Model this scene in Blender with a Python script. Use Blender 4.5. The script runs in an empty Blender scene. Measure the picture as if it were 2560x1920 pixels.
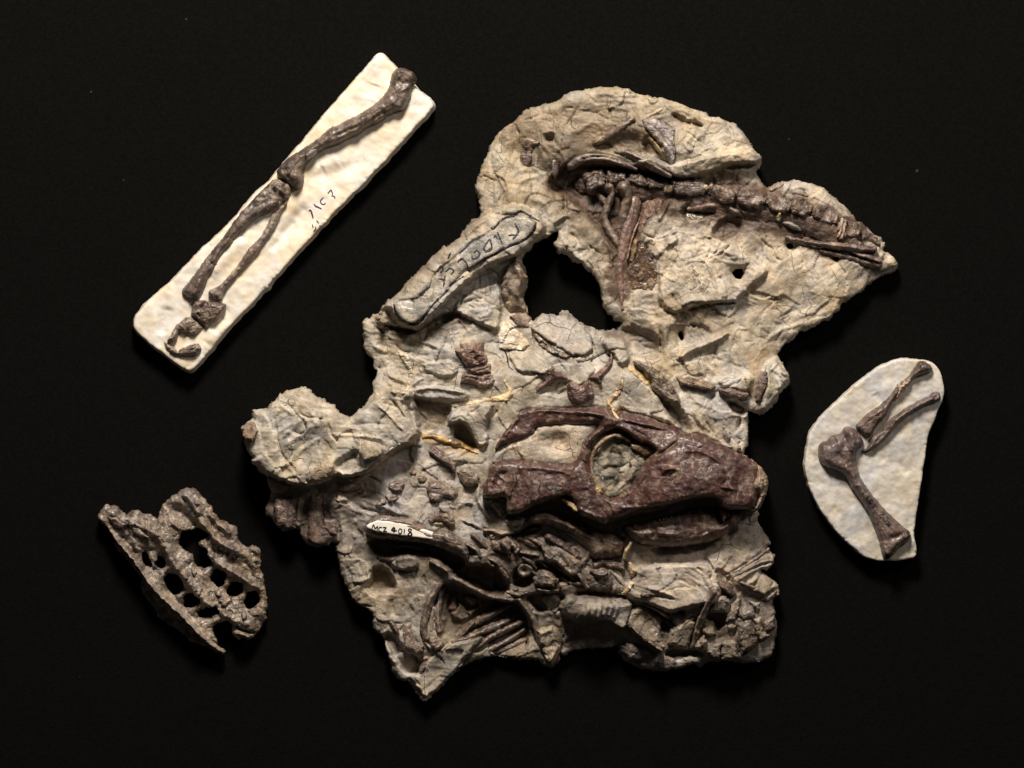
import bpy, math, random
import numpy as np

# ------------------------------------------------------------------ setup
S = 0.00015            # metres per unit; every length below is in units of 0.15 mm
scn = bpy.context.scene
COL = scn.collection
random.seed(4)
W0, H0 = 2560.0, 1920.0

# ---- camera (copy stand, straight down)
CAMH = 12000.0
cam_d = bpy.data.cameras.new("camera")
cam = bpy.data.objects.new("camera", cam_d)
COL.objects.link(cam)
cam.location = (0, 0, CAMH * S)
cam.rotation_euler = (0, 0, 0)
cam_d.sensor_width = 36.0
cam_d.lens = 36.0 * (CAMH - 85) / W0
cam_d.clip_start = 0.05
cam_d.clip_end = 20
scn.camera = cam

# ---- room light: faint, even
wd = bpy.data.worlds.new("World"); scn.world = wd; wd.use_nodes = True
bg = wd.node_tree.nodes["Background"]
bg.inputs[0].default_value = (1.0, 0.93, 0.85, 1); bg.inputs[1].default_value = 0.028

def area(name, loc, target, size, power, col):
    d = bpy.data.lights.new(name, 'AREA'); d.shape = 'DISK'; d.size = size
    d.energy = power; d.color = col
    o = bpy.data.objects.new(name, d); COL.objects.link(o)
    o.location = loc
    from mathutils import Vector
    v = Vector(target) - Vector(loc)
    o.rotation_euler = v.to_track_quat('-Z', 'Y').to_euler()
    return o
area("copy_stand_lamp", (-0.05, 0.60, 0.51), (0, 0.0, 0), 0.18, 11.6, (1.0, 0.905, 0.80))
area("second_copy_stand_lamp", (0.55, 0.42, 0.62), (0, 0, 0), 0.18, 1.5, (1.0, 0.90, 0.80))

vs = scn.view_settings
vs.view_transform = 'Standard'; vs.look = 'None'; vs.exposure = 0.0; vs.gamma = 1.0
vs.use_curve_mapping = False
scn.render.engine = 'CYCLES'

# ------------------------------------------------------------------ numpy noise
def _h(ix, iy, seed):
    n = (ix.astype(np.int64) * 374761393 + iy.astype(np.int64) * 668265263 + seed * 982451653) & 0xffffffff
    n = ((n ^ (n >> 13)) * 1274126177) & 0xffffffff
    n = (n ^ (n >> 16)) & 0xffffffff
    n = ((n ^ (n >> 15)) * 2246822519) & 0xffffffff
    return ((n ^ (n >> 13)) & 0xffffff) / float(0x1000000)

def perlin(x, y, seed=0):
    x0 = np.floor(x); y0 = np.floor(y)
    fx = x - x0; fy = y - y0
    u = fx * fx * fx * (fx * (fx * 6 - 15) + 10); v = fy * fy * fy * (fy * (fy * 6 - 15) + 10)
    def g(dx, dy):
        a = _h(x0 + dx, y0 + dy, seed) * 2 * np.pi
        return np.cos(a) * (fx - dx) + np.sin(a) * (fy - dy)
    a = g(0, 0) * (1 - u) + g(1, 0) * u
    b = g(0, 1) * (1 - u) + g(1, 1) * u
    return (a * (1 - v) + b * v) * 1.5

def fbm(x, y, scale, octv=4, seed=0, gain=0.5):
    r = 0; amp = 1.0; f = 1.0 / scale
    for k in range(octv):
        r = r + amp * perlin(x * f + 17.3 * k, y * f - 9.1 * k, seed + k)
        amp *= gain; f *= 2.03
    return r

def facets(x, y, scale, seed=0, tilt=1.0):
    """broken-rock facets: each cell its own tilted plane; returns height, edge distance"""
    px = x / scale + 0.35 * perlin(x / scale * 1.3, y / scale * 1.3, seed + 50)
    py = y / scale + 0.35 * perlin(x / scale * 1.3, y / scale * 1.3, seed + 51)
    cx = np.floor(px); cy = np.floor(py)
    f1 = np.full(px.shape, 9.0); f2 = np.full(px.shape, 9.0); hh = np.zeros(px.shape)
    for dx in (-1, 0, 1):
        for dy in (-1, 0, 1):
            ix = cx + dx; iy = cy + dy
            qx = ix + 0.1 + 0.8 * _h(ix, iy, seed); qy = iy + 0.1 + 0.8 * _h(ix, iy, seed + 1)
            d = (px - qx) ** 2 + (py - qy) ** 2
            a = _h(ix, iy, seed + 2) * 6.283
            val = (_h(ix, iy, seed + 3) - 0.5) + tilt * (np.cos(a) * (px - qx) + np.sin(a) * (py - qy))
            near = d < f1
            f2 = np.where(near, f1, np.minimum(f2, d))
            hh = np.where(near, val, hh); f1 = np.where(near, d, f1)
    return hh, np.sqrt(f2) - np.sqrt(f1)

def sst(a, b, x):
    t = np.clip((x - a) / (b - a), 0, 1); return t * t * (3 - 2 * t)

# ------------------------------------------------------------------ tracing helpers
K5 = 500.0 / 2212.0
FR = {'A': (1150, 200, K5), 'B': (1600, 200, K5), 'C': (1800, 400, K5), 'P': (1350, 400, K5), 'O': (900, 500, K5),
      'G': (1500, 650, K5), 'N': (900, 750, K5), 'M': (590, 900, K5), 'Q': (1250, 750, K5), 'R': (1150, 1000, K5),
      'H': (1500, 1000, K5), 'L': (640, 1150, K5), 'Y': (850, 1200, K5), 'K': (850, 1400, K5), 'J': (1200, 1300, K5),
      'I': (1500, 1330, K5), 'Z': (1800, 850, 200 / 1106.0), 'T': (600, 100, 520 / 2212.0), 'V': (300, 500, 520 / 1917.0),
      'W': (560, 350, 440 / 1825.0), 'S': (220, 1200, 480 / 1731.0), 'X': (1980, 870, 420 / 1244.0), 'U': (0, 0, 1.0)}
def tr(spec):
    """'A 1 2 3 4 B 5 6' -> points in plan units (x right, y down)"""
    out = []; ox = oy = 0; k = 1; buf = []
    for t in spec.replace(',', ' ').split():
        if t in FR:
            ox, oy, k = FR[t]; buf = []
        else:
            buf.append(float(t))
            if len(buf) == 2:
                out.append((ox + buf[0] * k, oy + buf[1] * k)); buf = []
    return np.array(out)
def tr3(spec):
    """frame letter, then x y r triples; r in the frame's scale"""
    out = []; ox = oy = 0; k = 1; buf = []
    for t in spec.replace(',', ' ').split():
        if t in FR:
            ox, oy, k = FR[t]; buf = []
        else:
            buf.append(float(t))
            if len(buf) == 3:
                out.append((ox + buf[0] * k, oy + buf[1] * k, buf[2] * k)); buf = []
    return np.array(out)

def smooth_closed(p, it=1):
    for _ in range(it):
        q = np.roll(p, -1, 0)
        p = np.stack([0.75 * p + 0.25 * q, 0.25 * p + 0.75 * q], 1).reshape(-1, 2)
    return p
def smooth_open(p, n=6):
    """Catmull-Rom resample (any columns)"""
    if len(p) < 3: return p
    a = np.vstack([2 * p[0] - p[1], p, 2 * p[-1] - p[-2]]); out = []
    for i in range(1, len(a) - 2):
        for k in range(n):
            t = k / n
            out.append(0.5 * ((2 * a[i]) + (-a[i - 1] + a[i + 1]) * t + (2 * a[i - 1] - 5 * a[i] + 4 * a[i + 1] - a[i + 2]) * t * t
                              + (-a[i - 1] + 3 * a[i] - 3 * a[i + 1] + a[i + 2]) * t ** 3))
    out.append(p[-1]); return np.array(out)

def sd_poly(X, Y, P):
    sh = X.shape; X = X.ravel(); Y = Y.ravel()
    best = np.full(X.shape, 1e18); ins = np.zeros(X.shape, bool)
    n = len(P)
    for i in range(n):
        ax, ay = P[i]; bx, by = P[(i + 1) % n]
        ex, ey = bx - ax, by - ay
        L = ex * ex + ey * ey + 1e-12
        t = np.clip(((X - ax) * ex + (Y - ay) * ey) / L, 0, 1)
        d = (X - ax - t * ex) ** 2 + (Y - ay - t * ey) ** 2
        np.minimum(best, d, out=best)
        if ay != by:
            c = ((ay > Y) != (by > Y)) & (X < ex * (Y - ay) / (ey) + ax)
            ins ^= c
    d = np.sqrt(best)
    return np.where(ins, -d, d).reshape(sh)

def sd_chain(X, Y, C):
    """capsule chain x,y,r -> signed distance, local radius, arc position"""
    best = np.full(X.shape, 1e9); rr = np.ones(X.shape); arc = np.zeros(X.shape); s0 = 0
    for i in range(len(C) - 1):
        ax, ay, ar = C[i]; bx, by, br = C[i + 1]
        ex, ey = bx - ax, by - ay; L = ex * ex + ey * ey + 1e-9
        t = np.clip(((X - ax) * ex + (Y - ay) * ey) / L, 0, 1)
        r = ar + (br - ar) * t
        d = np.sqrt((X - ax - t * ex) ** 2 + (Y - ay - t * ey) ** 2) - r
        m = d < best
        best = np.where(m, d, best); rr = np.where(m, r, rr); arc = np.where(m, s0 + t * math.sqrt(L), arc)
        s0 += math.sqrt(L)
    return best, rr, arc

# ------------------------------------------------------------------ plan raster of the uppermost surface (for laying things on things)
ST = 2.5
GX, GY = np.meshgrid(np.arange(0, W0 + ST, ST), np.arange(0, H0 + ST, ST))
TOP = np.zeros(GX.shape)
def sample(R, x, y):
    fx = np.clip(np.asarray(x) / ST, 0, R.shape[1] - 1.001); fy = np.clip(np.asarray(y) / ST, 0, R.shape[0] - 1.001)
    i = fx.astype(int); j = fy.astype(int); u = fx - i; v = fy - j
    return (R[j, i] * (1 - u) + R[j, i + 1] * u) * (1 - v) + (R[j + 1, i] * (1 - u) + R[j + 1, i + 1] * u) * v

# ------------------------------------------------------------------ materials
def new_mat(name):
    m = bpy.data.materials.new(name); m.use_nodes = True
    nt = m.node_tree; b = nt.nodes["Principled BSDF"]
    return m, nt, b
def nd(nt, t, **kw):
    n = nt.nodes.new(t)
    for k, v in kw.items(): setattr(n, k, v)
    return n
def noise(nt, vec, scale, detail=4, rough=0.55):
    n = nd(nt, 'ShaderNodeTexNoise'); n.inputs['Scale'].default_value = scale
    n.inputs['Detail'].default_value = detail; n.inputs['Roughness'].default_value = rough
    nt.links.new(vec, n.inputs['Vector']); return n.outputs['Fac']
def ramp(nt, fac, stops):
    r = nd(nt, 'ShaderNodeValToRGB'); e = r.color_ramp.elements
    e[0].position, e[0].color = stops[0][0], (*stops[0][1], 1)
    e[1].position, e[1].color = stops[-1][0], (*stops[-1][1], 1)
    for p, c in stops[1:-1]:
        q = e.new(p); q.color = (*c, 1)
    nt.links.new(fac, r.inputs[0]); return r.outputs[0]
def mul(nt, a, b, fac=1.0, mode='MULTIPLY'):
    m = nd(nt, 'ShaderNodeMix', data_type='RGBA', blend_type=mode)
    m.inputs[0].default_value = fac
    if hasattr(a, 'links'): nt.links.new(a, m.inputs[6])
    else: m.inputs[6].default_value = (*a, 1)
    if hasattr(b, 'links'): nt.links.new(b, m.inputs[7])
    else: m.inputs[7].default_value = (*b, 1)
    return m.outputs[2]
def bump(nt, h, dist, strength=1.0, prev=None):
    b = nd(nt, 'ShaderNodeBump'); b.inputs['Distance'].default_value = dist; b.inputs['Strength'].default_value = strength
    nt.links.new(h, b.inputs['Height'])
    if prev: nt.links.new(prev, b.inputs['Normal'])
    return b.outputs[0]
g3 = lambda v: (v, v, v)

def mat_surface(name, attr=True, color=(.4, .4, .4), rough=(0.6, 0.85), spots=0.5, coat=0.0, mott=(0.72, 1.25),
                grain=1500, b1=0.00025, b2=0.0004, spec=0.4, warm=True, scratch=0.0, sss=0.0, mott2=None, ridged=0.0, cracks=0.0):
    if mott2 is None: mott2 = (mott[0] + 0.08, mott[1] - 0.05)
    m, nt, b = new_mat(name)
    tc = nd(nt, 'ShaderNodeTexCoord'); v = tc.outputs['Object']
    if attr:
        a = nd(nt, 'ShaderNodeAttribute', attribute_name='Col'); c = a.outputs['Color']
    else:
        r = nd(nt, 'ShaderNodeRGB'); r.outputs[0].default_value = (*color, 1); c = r.outputs[0]
    n1 = noise(nt, v, 260, 4, 0.6)
    c = mul(nt, c, ramp(nt, n1, [(0.28, g3(mott[0])), (0.72, g3(mott[1]))]))
    n2 = noise(nt, v, grain, 3, 0.65)
    c = mul(nt, c, ramp(nt, n2, [(0.3, g3(mott2[0])), (0.7, g3(mott2[1]))]))
    if warm:
        n4 = noise(nt, v, 90, 3, 0.5)
        c = mul(nt, c, ramp(nt, n4, [(0.35, (0.94, 0.97, 1.05)), (0.65, (1.06, 1.0, 0.9))]))
    if spots > 0:
        n3 = noise(nt, v, 820, 2, 0.5)
        c = mul(nt, c, ramp(nt, n3, [(0.27, (0.22, 0.2, 0.2)), (0.335, (1, 1, 1))]), fac=spots)
    sb = None; rb = None; ck = None
    if ridged > 0:   # small crisp chips and flakes
        rn = nd(nt, 'ShaderNodeTexNoise', noise_type='RIDGED_MULTIFRACTAL'); nt.links.new(v, rn.inputs['Vector'])
        rn.inputs['Scale'].default_value = 170; rn.inputs['Detail'].default_value = 4; rn.inputs['Roughness'].default_value = 0.55
        rb = rn.outputs['Fac']
    if cracks > 0:   # hairline cracks and scribed lines
        wn = nd(nt, 'ShaderNodeTexNoise'); wn.inputs['Scale'].default_value = 140; wn.inputs['Detail'].default_value = 4; nt.links.new(v, wn.inputs['Vector'])
        sc_ = nd(nt, 'ShaderNodeVectorMath', operation='SCALE'); sc_.inputs['Scale'].default_value = 0.006; nt.links.new(wn.outputs['Color'], sc_.inputs[0])
        ad = nd(nt, 'ShaderNodeVectorMath', operation='ADD'); nt.links.new(v, ad.inputs[0]); nt.links.new(sc_.outputs[0], ad.inputs[1])
        vo = nd(nt, 'ShaderNodeTexVoronoi', feature='DISTANCE_TO_EDGE'); vo.inputs['Scale'].default_value = 85; nt.links.new(ad.outputs[0], vo.inputs['Vector'])
        ln = ramp(nt, vo.outputs['Distance'], [(0.002, g3(0)), (0.014, g3(1))])
        mk = ramp(nt, noise(nt, v, 70, 2, 0.5), [(0.54, g3(1)), (0.62, g3(0))])
        ck = mul(nt, ln, mk, 1.0, 'LIGHTEN')
        c = mul(nt, c, mul(nt, (0.30, 0.27, 0.24), ck, 1.0, 'LIGHTEN'), fac=cracks)
    if scratch > 0:   # fine tool scratches in two directions, in patches
        pick = ramp(nt, noise(nt, v, 55, 2, 0.5), [(0.46, g3(0)), (0.54, g3(1))])
        outs = []
        for rot in (0.5, -0.9):
            mp = nd(nt, 'ShaderNodeMapping'); mp.inputs['Rotation'].default_value = (0, 0, rot); mp.inputs['Scale'].default_value = (420, 1300, 600)
            nt.links.new(v, mp.inputs['Vector']); outs.append(noise(nt, mp.outputs[0], 1.0, 4, 0.6))
        mx = nd(nt, 'ShaderNodeMix', data_type='FLOAT'); nt.links.new(pick, mx.inputs[0]); nt.links.new(outs[0], mx.inputs[2]); nt.links.new(outs[1], mx.inputs[3])
        sb = mx.outputs[0]
        c = mul(nt, c, ramp(nt, sb, [(0.30, g3(0.62)), (0.45, g3(1.0)), (0.72, g3(1.16))]), fac=scratch)
    if sss > 0:
        b.inputs['Subsurface Weight'].default_value = sss; b.inputs['Subsurface Radius'].default_value = (0.002, 0.0015, 0.001); b.inputs['Subsurface Scale'].default_value = 1.0
    nt.links.new(c, b.inputs['Base Color'])
    rr = nd(nt, 'ShaderNodeMapRange'); nt.links.new(n1, rr.inputs[0])
    rr.inputs[1].default_value = 0.3; rr.inputs[2].default_value = 0.7
    rr.inputs[3].default_value = rough[0]; rr.inputs[4].default_value = rough[1]
    nt.links.new(rr.outputs[0], b.inputs['Roughness'])
    b.inputs['Specular IOR Level'].default_value = spec
    if coat:
        b.inputs['Coat Weight'].default_value = coat; b.inputs['Coat Roughness'].default_value = 0.22
    h1 = bump(nt, n2, b1)
    h2 = bump(nt, noise(nt, v, 480, 3, 0.6), b2, 1.0, h1)
    if rb is not None: h2 = bump(nt, rb, ridged, 1.0, h2)
    if ck is not None: h2 = bump(nt, ck, 0.0003, 1.0, h2)
    if sb is not None: h2 = bump(nt, sb, 0.0002 * scratch, 1.0, h2)
    nt.links.new(h2, b.inputs['Normal'])
    return m

M_ROCK = mat_surface('matrix_rock', rough=(0.42, 0.7), spots=0.85, b1=0.00010, b2=0.00016, mott=(0.62, 1.26), mott2=(0.82, 1.14), scratch=0.3, ridged=0.00026, cracks=0.5)
M_BONE = mat_surface('fossil_bone', rough=(0.36, 0.66), spots=0.4, mott2=(0.8, 1.18), ridged=0.00015, cracks=0.5, b1=0.00014, b2=0.0003, mott=(0.55, 1.45), spec=0.5, coat=0.2, scratch=0.6)
M_SKULL = mat_surface('varnished_fossil_bone', rough=(0.38, 0.66), spots=0.3, mott2=(0.84, 1.12), ridged=0.0001, cracks=0.5, b1=0.00014, b2=0.0003, mott=(0.55, 1.45), spec=0.45, coat=0.16, scratch=0.3)
M_GLUE = mat_surface('brown_glue', rough=(0.14, 0.4), spots=0.2, b1=0.00018, b2=0.0007, mott=(0.6, 1.4), spec=0.6, coat=0.5)
M_PUTTY = mat_surface('cream_putty', rough=(0.5, 0.75), spots=0.3, b1=0.0002, b2=0.0006, mott=(0.82, 1.14))
M_PLASTER = mat_surface('plaster', rough=(0.36, 0.6), spots=0.12, b1=0.00003, b2=0.00007, mott=(0.93, 1.05), grain=1100, sss=0.25)
M_LABEL = mat_surface('white_label_paint', False, (0.80, 0.76, 0.68), rough=(0.45, 0.6), spots=0.0, b1=0.00003, b2=0.0001, mott=(0.92, 1.06))
M_INK = mat_surface('black_ink', False, (0.012, 0.012, 0.016), rough=(0.35, 0.6), spots=0.0, b1=0.00003, b2=0.0001, mott=(0.7, 1.3), warm=False)
M_INKP = mat_surface('purple_ink', False, (0.06, 0.018, 0.045), rough=(0.45, 0.6), spots=0.0, b1=0.00003, b2=0.0001, mott=(0.7, 1.3), warm=False)

def mat_cloth():
    m, nt, b = new_mat('black_cloth')
    tc = nd(nt, 'ShaderNodeTexCoord'); v = tc.outputs['Object']
    n = noise(nt, v, 900, 4, 0.7)
    c = ramp(nt, n, [(0.3, (0.0022, 0.0021, 0.0019)), (0.7, (0.0048, 0.0045, 0.0040))])
    l = noise(nt, v, 330, 1, 0.4)
    c = mul(nt, c, ramp(nt, l, [(0.84, (0, 0, 0)), (0.86, (0.03, 0.027, 0.02))]), 1.0, 'ADD')
    nt.links.new(c, b.inputs['Base Color'])
    b.inputs['Roughness'].default_value = 1.0; b.inputs['Specular IOR Level'].default_value = 0.05
    b.inputs['Sheen Weight'].default_value = 0.0
    nt.links.new(bump(nt, noise(nt, v, 1800, 3, 0.7), 0.0003), b.inputs['Normal'])
    return m
M_CLOTH = mat_cloth()

# ------------------------------------------------------------------ mesh helpers
def make_mesh(name, verts, faces, mat, cols=None, smooth=True):
    """verts (n,3) metres, faces (m,4)"""
    me = bpy.data.meshes.new(name)
    verts = np.asarray(verts, np.float32); faces = np.asarray(faces, np.int32)
    k = faces.shape[1]
    me.vertices.add(len(verts)); me.vertices.foreach_set('co', verts.ravel())
    me.loops.add(faces.size); me.loops.foreach_set('vertex_index', faces.ravel())
    me.polygons.add(len(faces)); me.polygons.foreach_set('loop_start', np.arange(0, faces.size, k, dtype=np.int32))
    me.polygons.foreach_set('use_smooth', np.full(len(faces), smooth))
    me.update(calc_edges=True); me.validate()
    if cols is not None:
        at = me.color_attributes.new('Col', 'FLOAT_COLOR', 'POINT')
        c4 = np.ones((len(verts), 4), np.float32); c4[:, :3] = np.clip(cols, 0, 1)
        at.data.foreach_set('color', c4.ravel())
    me.materials.append(mat)
    return me

def plan_to_world(x, y, z, org):
    return np.stack([(x - W0 / 2) * S - org[0], (H0 / 2 - y) * S - org[1], z * S - org[2]], -1)

class Thing:
    def __init__(self, name, label, cat, at):
        self.org = ((at[0] - W0 / 2) * S, (H0 / 2 - at[1]) * S, 0.0)
        o = bpy.data.objects.new(name, None); COL.objects.link(o)
        o.empty_display_size = 0.02
        o.location = self.org; o['label'] = label; o['category'] = cat
        self.o = o; self.carve = None
    def add(self, name, me, parent=None, label=None):
        o = bpy.data.objects.new(name, me); COL.objects.link(o)
        o.parent = parent or self.o
        if label: o['label'] = label
        return o

def grid_patch(x0, x1, y0, y1, st):
    x0 = math.floor(x0 / ST) * ST; y0 = math.floor(y0 / ST) * ST
    return np.meshgrid(np.arange(x0, x1 + st, st), np.arange(y0, y1 + st, st))

def cut_patch(X, Y, D, st):
    """keep cells inside D<0, snap rim vertices to the outline. returns x, y, index(flat), quads, rim directed edges"""
    c = 0.25 * (D[:-1, :-1] + D[1:, :-1] + D[:-1, 1:] + D[1:, 1:])
    keep = c < 0.1 * st
    ny, nx = D.shape
    ids = np.arange(ny * nx).reshape(ny, nx)
    q = np.stack([ids[:-1, :-1][keep], ids[1:, :-1][keep], ids[1:, 1:][keep], ids[:-1, 1:][keep]], 1)  # ccw seen from above (y down)
    used = np.unique(q)
    remap = np.full(ny * nx, -1); remap[used] = np.arange(len(used))
    q = remap[q]
    e = np.concatenate([q[:, [0, 1]], q[:, [1, 2]], q[:, [2, 3]], q[:, [3, 0]]])
    key = np.minimum(e[:, 0], e[:, 1]).astype(np.int64) * 10000000 + np.maximum(e[:, 0], e[:, 1])
    _, inv, cnt = np.unique(key, return_inverse=True, return_counts=True)
    rim = e[cnt[inv] == 1]
    gy, gx = np.gradient(D, st)
    x = X.ravel()[used].copy(); y = Y.ravel()[used].copy(); d = D.ravel()[used]
    rv = np.unique(rim)
    g = np.sqrt(gx.ravel()[used][rv] ** 2 + gy.ravel()[used][rv] ** 2) + 1e-6
    mv = np.clip(d[rv] / g, -1.2 * st, 1.2 * st)
    x[rv] -= mv * gx.ravel()[used][rv] / g; y[rv] -= mv * gy.ravel()[used][rv] / g
    return x, y, used, q, rim, rv

def solid_from_patch(x, y, z, q, rim, rv, zlow, levels=1, jit=0.0, colr=None, inset=0.0, seed=0, cap=False):
    """adds side walls running from the rim down to zlow"""
    n = len(x); V = [np.stack([x, y, z], 1)]; F = [q]; Cc = [colr] if colr is not None else None
    loc = np.full(n, -1); loc[rv] = np.arange(len(rv))
    cx, cy = x[rv], y[rv]
    # outward normal at rim vertices
    nx = np.zeros(len(rv)); ny = np.zeros(len(rv))
    a, b = rim[:, 0], rim[:, 1]
    ex, ey = x[b] - x[a], y[b] - y[a]
    L = np.sqrt(ex * ex + ey * ey) + 1e-9
    for s in (a, b):
        np.add.at(nx, loc[s], -ey / L); np.add.at(ny, loc[s], ex / L)
    L = np.sqrt(nx * nx + ny * ny) + 1e-9; nx /= L; ny /= L
    prev = rv.copy()
    zl = np.broadcast_to(zlow, (len(rv),)) if np.ndim(zlow) <= 1 else zlow
    for k in range(1, levels + 1):
        t = k / levels
        zz = z[rv] * (1 - t) + zl * t
        off = -inset * t + jit * fbm(cx + 31 * k, cy + zz * 1.7, 26, 3, seed + 70)
        V.append(np.stack([cx + nx * off, cy + ny * off, zz], 1))
        cur = n + (k - 1) * len(rv) + np.arange(len(rv))
        pf = np.full(n, -1); pf[rv] = prev; cf = np.full(n, -1); cf[rv] = cur
        F.append(np.stack([pf[b], pf[a], cf[a], cf[b]], 1)[:, ::1])
        if Cc is not None: Cc.append(colr[rv])
        prev = cur
    if cap:
        base = sum(len(v) for v in V)
        zb = np.full(n, float(np.min(zl)))
        V.append(np.stack([x, y, zb], 1)); F.append(q[:, ::-1] + base)
        if Cc is not None: Cc.append(colr)
    V = np.concatenate(V); F = np.concatenate(F)
    return V, F, (np.concatenate(Cc) if Cc is not None else None)

def jag(D, X, Y, amp, scale=16, seed=0):
    return D + amp * fbm(X, Y, scale, 3, seed + 300)

def col_mix(x, y, c1, c2, scale=30, seed=0, sharp=0.35, bias=0.0):
    f = fbm(x, y, scale, 5, seed + 900, 0.6) + bias
    t = sst(-sharp, sharp, f)[:, None]
    c = np.array(c1)[None] * (1 - t) + np.array(c2)[None] * t
    v = 1 + 0.25 * fbm(x, y, 7, 3, seed + 950)
    return c * v[:, None]

def stain_shade(x, y):
    """regional darkening: brown staining, plus shade painted over the rib fan and hollows (1 = none)"""
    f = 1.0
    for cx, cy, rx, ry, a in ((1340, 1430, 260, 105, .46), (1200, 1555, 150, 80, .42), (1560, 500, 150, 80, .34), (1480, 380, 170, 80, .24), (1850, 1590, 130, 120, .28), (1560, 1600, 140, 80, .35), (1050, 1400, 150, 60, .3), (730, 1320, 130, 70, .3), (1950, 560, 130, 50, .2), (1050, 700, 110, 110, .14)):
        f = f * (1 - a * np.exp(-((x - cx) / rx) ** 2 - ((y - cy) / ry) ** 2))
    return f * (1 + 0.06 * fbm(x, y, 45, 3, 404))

def strokes_height(X, Y, lst):
    """lst: (amp, width, pts[, kind]) gaussian ridges / grooves"""
    z = np.zeros(X.shape)
    for it in lst:
        amp, w, p = it[:3]
        if isinstance(p, str): p = tr(p)
        p = smooth_open(p, 4)
        R = 3.2 * w + 6
        m = (X > p[:, 0].min() - R) & (X < p[:, 0].max() + R) & (Y > p[:, 1].min() - R) & (Y < p[:, 1].max() + R)
        if not m.any(): continue
        x = X[m]; y = Y[m]
        wob = 1.5 * perlin(x / 11, y / 11, 5)
        C = np.column_stack([p, np.zeros(len(p))])
        d, _, arc = sd_chain(x + wob, y - wob, C)
        tot = np.sum(np.hypot(*np.diff(p, axis=0).T))
        fade = np.clip(np.minimum(arc, tot - arc) / max(tot * 0.18, 1e-3), 0.25, 1)
        z[m] += amp * fade * np.exp(-(d / w) ** 2)
    return z

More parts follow.
